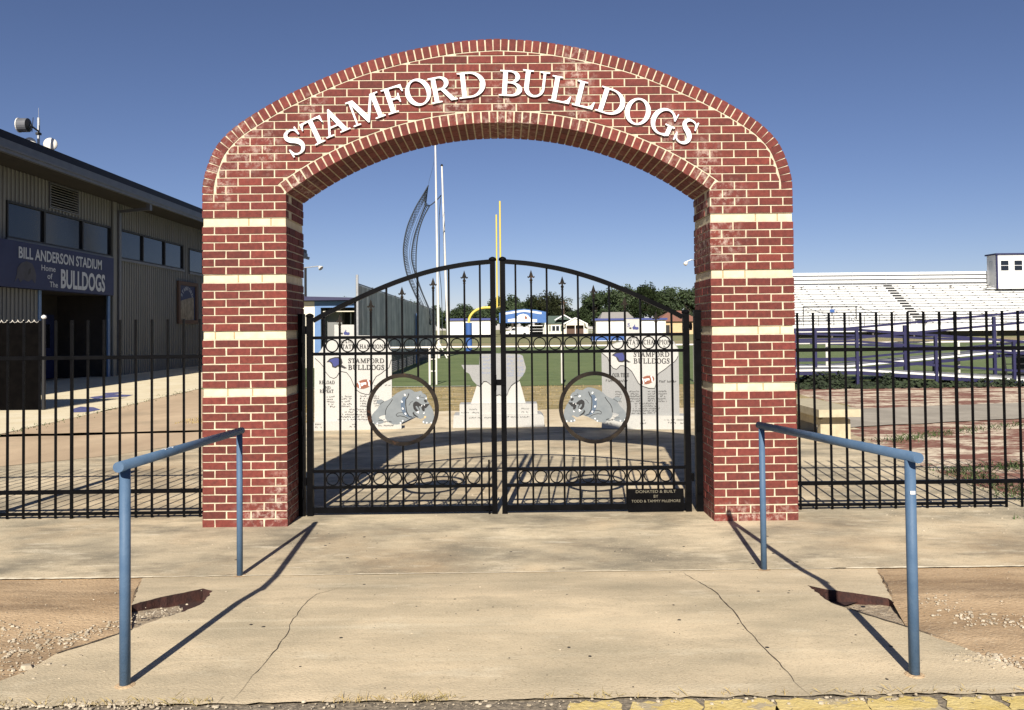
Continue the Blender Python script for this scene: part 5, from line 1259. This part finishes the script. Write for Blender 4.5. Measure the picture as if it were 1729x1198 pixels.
MB().box(BLX0, BLY+.1, Z0-.05, BLX1, BLY+1.58, Z0-.005).build('walkway', ALUM, bl)
brk = brk.build('seat_brackets', SHADE, bl); brk['kind'] = 'stuff'
yb = BLY+1.6+NR*RUN; zt = Z0+NR*RISE
for k in range(3): MB().box(BLX0, yb, zt+.22+k*.58, BLX1, yb+.08, zt+.60+k*.58).build('back_rail', ALUM, bl)
MB().box(BLX0, yb+.1, zt-.2, BLX1, yb+.14, zt+1.55).build('back_panel', TRIM, bl)
x = BLX0
while x < BLX1: MB().box(x, yb-.06, zt, x+.07, yb-.002, zt+1.80).build('back_post', GALV, bl); x += 4.9
for z in (1.7+.62, 1.7+1.15): MB().tube([(BLX0, BLY-.02, z), (BLX1, BLY-.02, z)], .03, 6).build('guard_rail', BLK, bl)
x = BLX0
while x < BLX1: MB().box(x, BLY-.05, Z0-.25, x+.06, BLY-.001, 2.85).build('guard_post', BLK, bl); x += 2.0
gf = MB()
for a, b_ in (((39.4,2.9),(39.4,4.15)),((43.2,2.9),(43.2,4.15)),((46.4,2.4),(46.4,4.15))):
    gf.bar((a[0], BLY+1.0, a[1]), (b_[0], BLY+1.0, b_[1]), .11)
gf.bar((39.4,BLY+1,4.15),(46.4,BLY+1,4.15),.11).bar((39.4,BLY+1,3.5),(46.4,BLY+1,3.5),.06).bar((39.4,BLY+1,4.15),(41.2,BLY-1,3.2),.06).bar((46.4,BLY+1,4.15),(48,BLY-1,3.2),.06).bar((41.2,BLY-1,3.2),(48,BLY-1,3.2),.06)
gf.build('wheelchair_bay_rail', BLK, bl)
MB().box(42.9,BLY+.9,3.35,43.5,BLY+.93,3.75).build('wheelchair_sign', PADB, bl)
for x in [BLX0+1+i*5.4 for i in range(12)]:
    MB().box(x, BLY+.3, 0, x+.2, BLY+.5, .95).bar((x+.1,BLY+1,.1),(x+.1,yb-1,zt-1.2),.15).box(x, yb-1, 0, x+.2, yb-.8, zt-.3).build('support_frame', SHADE, bl)
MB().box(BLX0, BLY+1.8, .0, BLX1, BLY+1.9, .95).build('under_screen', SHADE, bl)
pb = root('press_box', (69.9, 114.3, 7), 'white press box with blue corner trim on top of the bleachers', 'press box')
MB().box(70.18, 113.6, 6.6, 77.5, 113.7, 11.45).box(70.2, 113.7, 6.6, 70.3, 116.0, 11.45).box(77.4, 113.7, 6.6, 77.5, 116.0, 11.45).box(70.2, 116.0, 6.6, 77.5, 116.1, 11.45).build('wall', WHITE, pb)
MB().box(70.0, 113.4, 11.45, 77.7, 116.3, 11.66).build('roof', NAVY, pb)
MB().box(70.10, 113.54, 6.6, 70.33, 113.598, 11.44).box(70.13, 113.6, 6.6, 70.178, 113.75, 11.44).build('corner_trim', NAVY, pb)
for x in (70.75, 72.7): 
    wf = MB().box(x-.06, 113.56, 9.15, x+1.16, 113.598, 10.65).build('window', WHITE, pb)
    MB().box(x, 113.545, 9.2, x+1.1, 113.558, 9.88).box(x, 113.545, 9.95, x+1.1, 113.558, 10.6).build('pane', GLASSD, wf)
MB().box(70.15, 114.3, 7.2, 70.198, 115.5, 10.6).build('door', GALV, pb)
MB().box(68.9, 113.9, 6.6, 70.1, 116.0, 6.75).build('landing', ALUM, pb)

# ================================================================== FAR SIDE: mats, sheds, banner, van, houses, trees
for x, y_ in ((10.2, 'left'), (13.25, 'right')):
    mt = root('landing_mat', (x, 92, 0), 'dark blue padded mat on the far side of the field, the '+y_+' one of two', 'mat', 'blue mats beyond the field')
    MB().box(x, 92, .15, x+2.75, 94.5, .85).build('pad', PADB, mt); MB().box(x, 91.98, .08, x+2.75, 94.4, .148).build('base', WHITE, mt)
def shed(name, x0, x1, Y, h, label, panels):
    r = root(name, (x0, Y, 0), label, 'shed', 'white sheds beyond the field')
    MB().box(x0, Y, 0, x1, Y+6, h).build('wall', CREAMW, r)
    MB().box(x0-.3, Y-.4, h+.002, x1+.3, Y+6.4, h+.42).build('roof', BLUEROOF, r)
    for a, c_ in panels: MB().box(a, Y-.05, .25, c_, Y-.003, h-.3).build('panel_door', WHITE, r)
shed('field_shed', -12.0, -1.9, 170, 3.45, 'long white shed with a blue roof edge behind the goalpost', [(-11.5,-7.2),(-6.8,-2.4)])
shed('field_shed', 19.0, 33.5, 170, 3.15, 'long white shed with a blue roof edge behind the right gate leaf', [(19.5,22.4),(22.9,25.2),(28,32.9)])
bs = root('banner_sign', (.1, 180, 0), 'wide blue banner sign on legs with a white dog picture beyond the field', 'sign')
MB().prism([[(-1.3,0),(9.0,0),(9.0,2.35),(6.8,2.8),(4.2,3.05),(1.6,2.8),(-1.3,2.2)]], (.1, 180, 2.9), X_, Z_, .25).build('board', BANNER, bs)
for x in (-.8, 8.9): MB().box(x-.1, 180.05, 0, x+.1, 180.25, 5.2).build('leg', WHITE, bs)
MB().prism([[(.1,1.85),(4.2,2.45),(8.0,1.85),(8.0,2.3),(4.2,2.85),(.1,2.3)]], (.1, 179.97, 2.9), X_, Z_, .02).build('banner_strip', WHITE, bs)
MB().prism([[(.6,.25),(7.0,.15),(7.0,.75),(5.7,.8),(5.0,1.7),(4.0,2.0),(3.0,1.75),(2.2,1.0),(.6,.8)]], (.1, 179.95, 2.9), X_, Z_, .015).build('dog_picture', WHITE, bs)
MB().prism([[(4.3,.9),(4.7,.75),(4.9,1.1),(4.6,1.5),(4.3,1.45)]], (.1, 179.93, 2.9), X_, Z_, .01).build('red_mark', FOOTB, bs)
for x, z in ((2.5,1.0),(3.1,.7),(3.3,1.4)): MB().box(.1+x, 179.92, 2.9+z, .1+x+.25, 179.935, 2.9+z+.2).build('blue_mark', PADB, bs)
def van(x0, Y):
    r = root('parked_van', (x0, Y, 0), 'white panel van parked beyond the field in front of the trees', 'van')
    P_ = [(0,.35),(.0,.95),(.35,1.05),(1.15,1.15),(1.75,1.85),(2.0,2.0),(5.4,2.0),(5.55,1.85),(5.6,.35),(4.95,.35),(4.85,.6),(4.6,.7),(4.35,.6),(4.25,.35),(1.45,.35),(1.35,.6),(1.1,.7),(.85,.6),(.75,.35)]
    MB().prism([P_[::-1]], (x0, Y, 0), X_, Z_, 1.9).build('body', WHITE, r)
    MB().prism([[(1.3,1.2),(2.3,1.2),(2.3,1.75),(1.78,1.75)]], (x0, Y-.02, 0), X_, Z_, .015).build('side_window', GLASSD, r)
    for x in (1.1, 4.6):
        for yy in (Y-.02, Y+1.7): MB().tube([(x0+x, yy, .32), (x0+x, yy+.2, .32)], .31, 16).build('wheel', RUBBER, r)
van(.1, 195)
hs = root('cream_house', (9.6, 200, 0), 'small cream house with green roof and gabled porch beyond the field', 'house')
MB().box(9.6, 200, 0, 20.2, 207, 2.75).build('wall', CREAMW, hs)
MB().add([(9.2,199.6,2.75),(15,199.6,2.75),(15,207.4,2.75),(9.2,207.4,2.75),(9.2,203.5,4.7),(15,203.5,4.7)], [(0,1,5,4),(2,3,4,5),(0,4,3),(1,2,5),(0,3,2,1)]).build('roof', ROOFG, hs)
for gx0, gx1, gy, zt_, z0_ in ((12.4,16.2,199.2,4.75,3.7),(14.4,19.6,198.4,4.0,2.7)):
    mx = (gx0+gx1)/2
    MB().add([(gx0,gy,z0_),(gx1,gy,z0_),(mx,gy,zt_),(gx0,gy+7,z0_),(gx1,gy+7,z0_),(mx,gy+7,zt_)], [(0,1,2),(3,5,4),(0,2,5,3),(1,4,5,2)]).build('gable', ROOFG, hs)
    MB().bar((gx0-.3,gy-.1,z0_-.1),(mx,gy-.1,zt_+.1),.28).bar((mx,gy-.1,zt_+.1),(gx1+.3,gy-.1,z0_-.1),.28).build('barge_board', WHITE, hs)
MB().add([(14.7,198.35,2.7),(19.3,198.35,2.7),(17,198.35,3.85)], [(0,1,2)]).box(14.8,198.4,2.3,19.2,198.6,2.7).build('porch_front', CREAMW, hs)
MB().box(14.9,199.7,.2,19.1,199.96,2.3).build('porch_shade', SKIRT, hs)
for x in (14.8, 17, 19.1): MB().box(x-.08, 198.4, 0, x+.08, 198.56, 2.3).build('porch_post', WHITE, hs)
wf = MB().box(11.3,199.93,.9,13.4,199.99,2.35).build('window', WHITE, hs); MB().box(11.5,199.9,1.0,12.25,199.92,2.2).box(12.45,199.9,1.0,13.2,199.92,2.2).build('pane', GLASSD, wf)
for x in (10.8, 13.55): MB().box(x,199.94,.9,x+.35,199.99,2.35).build('shutter', ROOFG, hs)
h2 = root('taupe_house', (22.5, 190, 0), 'house with a flat looking taupe roof showing over the right white shed', 'house')
MB().box(22.5,190,0,29.5,197,3.6).build('wall', CREAMW, h2)
MB().add([(22,189.5,3.6),(30,189.5,3.6),(30,197.5,3.6),(22,197.5,3.6),(23,193.5,5.3),(29,193.5,5.3)], [(0,1,5,4),(2,3,4,5),(0,4,3),(1,2,5),(0,3,2,1)]).build('roof', ROOFT, h2)
h3 = root('brown_house', (35, 185, 0), 'brown roofed tan house at right end of the far white shed', 'house')
MB().box(34.6,185,0,44,193,2.9).build('wall', mat('tan_wall', (.62,.44,.24), (.68,.5,.3), 2, .9), h3)
MB().add([(34,184.4,2.9),(44.5,184.4,2.9),(44.5,193.5,2.9),(34,193.5,2.9),(38.2,189,5.4),(40.5,189,5.4)], [(0,1,5,4),(2,3,4,5),(0,4,3),(1,2,5),(0,3,2,1)]).build('roof', ROOFB, h3)
MB().box(36,184.9,.1,37.2,184.98,2.1).box(40,184.9,.8,41.5,184.98,2.0).build('window', DARKD, h3)
ff = root('chain_fence', (20, 196, 0), 'pale chain link fence between the cream house and the white shed', 'fence')
mb = MB()
for k in range(12): mb.bar((19.6+k*.35,196,0),(19.6+k*.35,196,1.9),.07)
mb.bar((19.6,196,1.9),(23.6,196,1.9),.07).bar((19.6,196,1.0),(23.6,196,1.0),.05); mb.build('wire_panel', GALV, ff)
cp_ = root('carport', (6.0, 201, 0), 'dark open carport with white frame beside the cream house', 'carport')
MB().box(5.9,201,2.25,9.5,205,2.4).build('roof', WHITE, cp_); MB().box(5.9,204.8,0,9.5,205,2.24).build('back_wall', DARKD, cp_)
for x in (6.0, 9.4): MB().box(x-.08,201,0,x+.08,201.15,2.24).build('post', WHITE, cp_)
MB().box(6.1,201.02,.85,9.3,201.08,.95).box(6.1,201.02,1.5,9.3,201.08,1.58).build('rail', WHITE, cp_)
up = root('utility_pole', (14.9, 208, 0), 'brown utility pole with a white transformer in front of the tree line', 'utility pole')
MB().tube([(14.95,208,0),(14.95,208,8.6)], .16, 8, .1).bar((14.1,208,8.1),(15.8,208,8.1),.12).build('pole', SKIRT, up)
MB().tube([(14.6,207.7,6.5),(14.6,207.7,7.5)], .33, 10).build('transformer', WHITE, up)

def make_tree(name, R, H, leaf, seed, n, label, low=.12):
    rg = random.Random(seed)
    r = root(name, (0,0,0), label, 'tree', 'trees behind the far houses')
    tk = MB(); tk.tube([(0,0,0),(.1,.05,H*.3),(0,.1,H*.6)], .32, 7, .14)
    blobs = []
    for i in range(15):
        a = rg.random()*6.28; rr = R*rg.uniform(.1,.75); z = H*rg.uniform(low+.14,.86); k = 1-abs(z/H-.55)*.9
        c = Vector((cos(a)*rr*k, sin(a)*rr*k, z)); blobs.append((c, rg.uniform(.22,.40)*R))
        tk.tube([(0,0,H*rg.uniform(.2,.45)), (c.x*.5, c.y*.5, z*.85), tuple(c)], .10, 5, .03)
    tk.build('trunk', BARK, r)
    cr = MB()
    for i in range(n):
        c, br = blobs[rg.randrange(len(blobs))]
        d = Vector((rg.gauss(0,1), rg.gauss(0,1), rg.gauss(0,.8))).normalized()*br*(rg.random()**.4)*rg.uniform(.9,1.18)
        p = c+d; s_ = rg.uniform(.13,.32)
        u = Vector((rg.gauss(0,1), rg.gauss(0,1), rg.gauss(0,1))).normalized(); v_ = u.orthogonal().normalized()
        q = rg.uniform(.55,1.35)
        cr.add([p-u*s_, p-v_*s_*.8, p+u*s_, p+v_*s_*.8], [(0,1,2,3)], (q, q*rg.uniform(.95,1.08), q))
    cr.build('crown', leaf, r); return r
LBL = {'dark': 'dense dark green tree in the line behind the far houses', 'olive': 'lighter olive green tree behind the blue banner and the cream house'}
protos = [make_tree('broadleaf_tree', 5.2, 12.5, LEAF, 1, 4600, LBL['dark']), make_tree('broadleaf_tree', 4.4, 9.6, LEAF, 2, 3600, LBL['dark']), make_tree('broadleaf_tree', 5.6, 13.6, LEAF, 3, 5200, LBL['dark']), make_tree('broadleaf_tree', 4.3, 9.8, LEAFO, 4, 3200, LBL['olive'])]
used = set()
spots = [(-15.5,225,1,.88),(-11.5,230,1,1.05),(-8,224,1,1.0),(-4.5,232,1,1.1),(-1,228,1,1.15),(2.2,224,1,1.22),(5.5,230,1,1.32),(8.6,226,1,1.26),(11,222,3,1.24),(14,227,3,1.2),(16.8,232,3,.86),(19.5,226,1,.92),(22,232,1,1.04),
         (24.5,226,0,.96),(28.5,231,0,1.02),(32.5,226,2,.94),(36.5,232,2,1.02),(40,226,2,1.03),(43.5,231,2,.98),(47,234,0,.92),(51,228,2,1.0),(56,230,0,1.0),(62,228,2,.95),(-20,230,1,1.0),(-26,228,0,.8),(30,238,1,1.05),(45,238,1,1.1),(12,238,1,.95),(3,238,1,.95),(-7,238,1,.9),
         (-34,226,1,1.1),(-45,232,0,.9),(70,240,1,1.0)]
for x, y, k, s_ in spots:
    p = protos[k]
    if k not in used: used.add(k); o = p
    else:
        o = p.copy(); col.objects.link(o)
        for ch in list(p.children):
            c_ = ch.copy(); col.objects.link(c_); c_.parent = o
    o.location = (x, y, 0); o.scale = (s_*1.05, s_*1.05, s_); o.rotation_euler = (0, 0, (x*37+y*11) % 6.28)
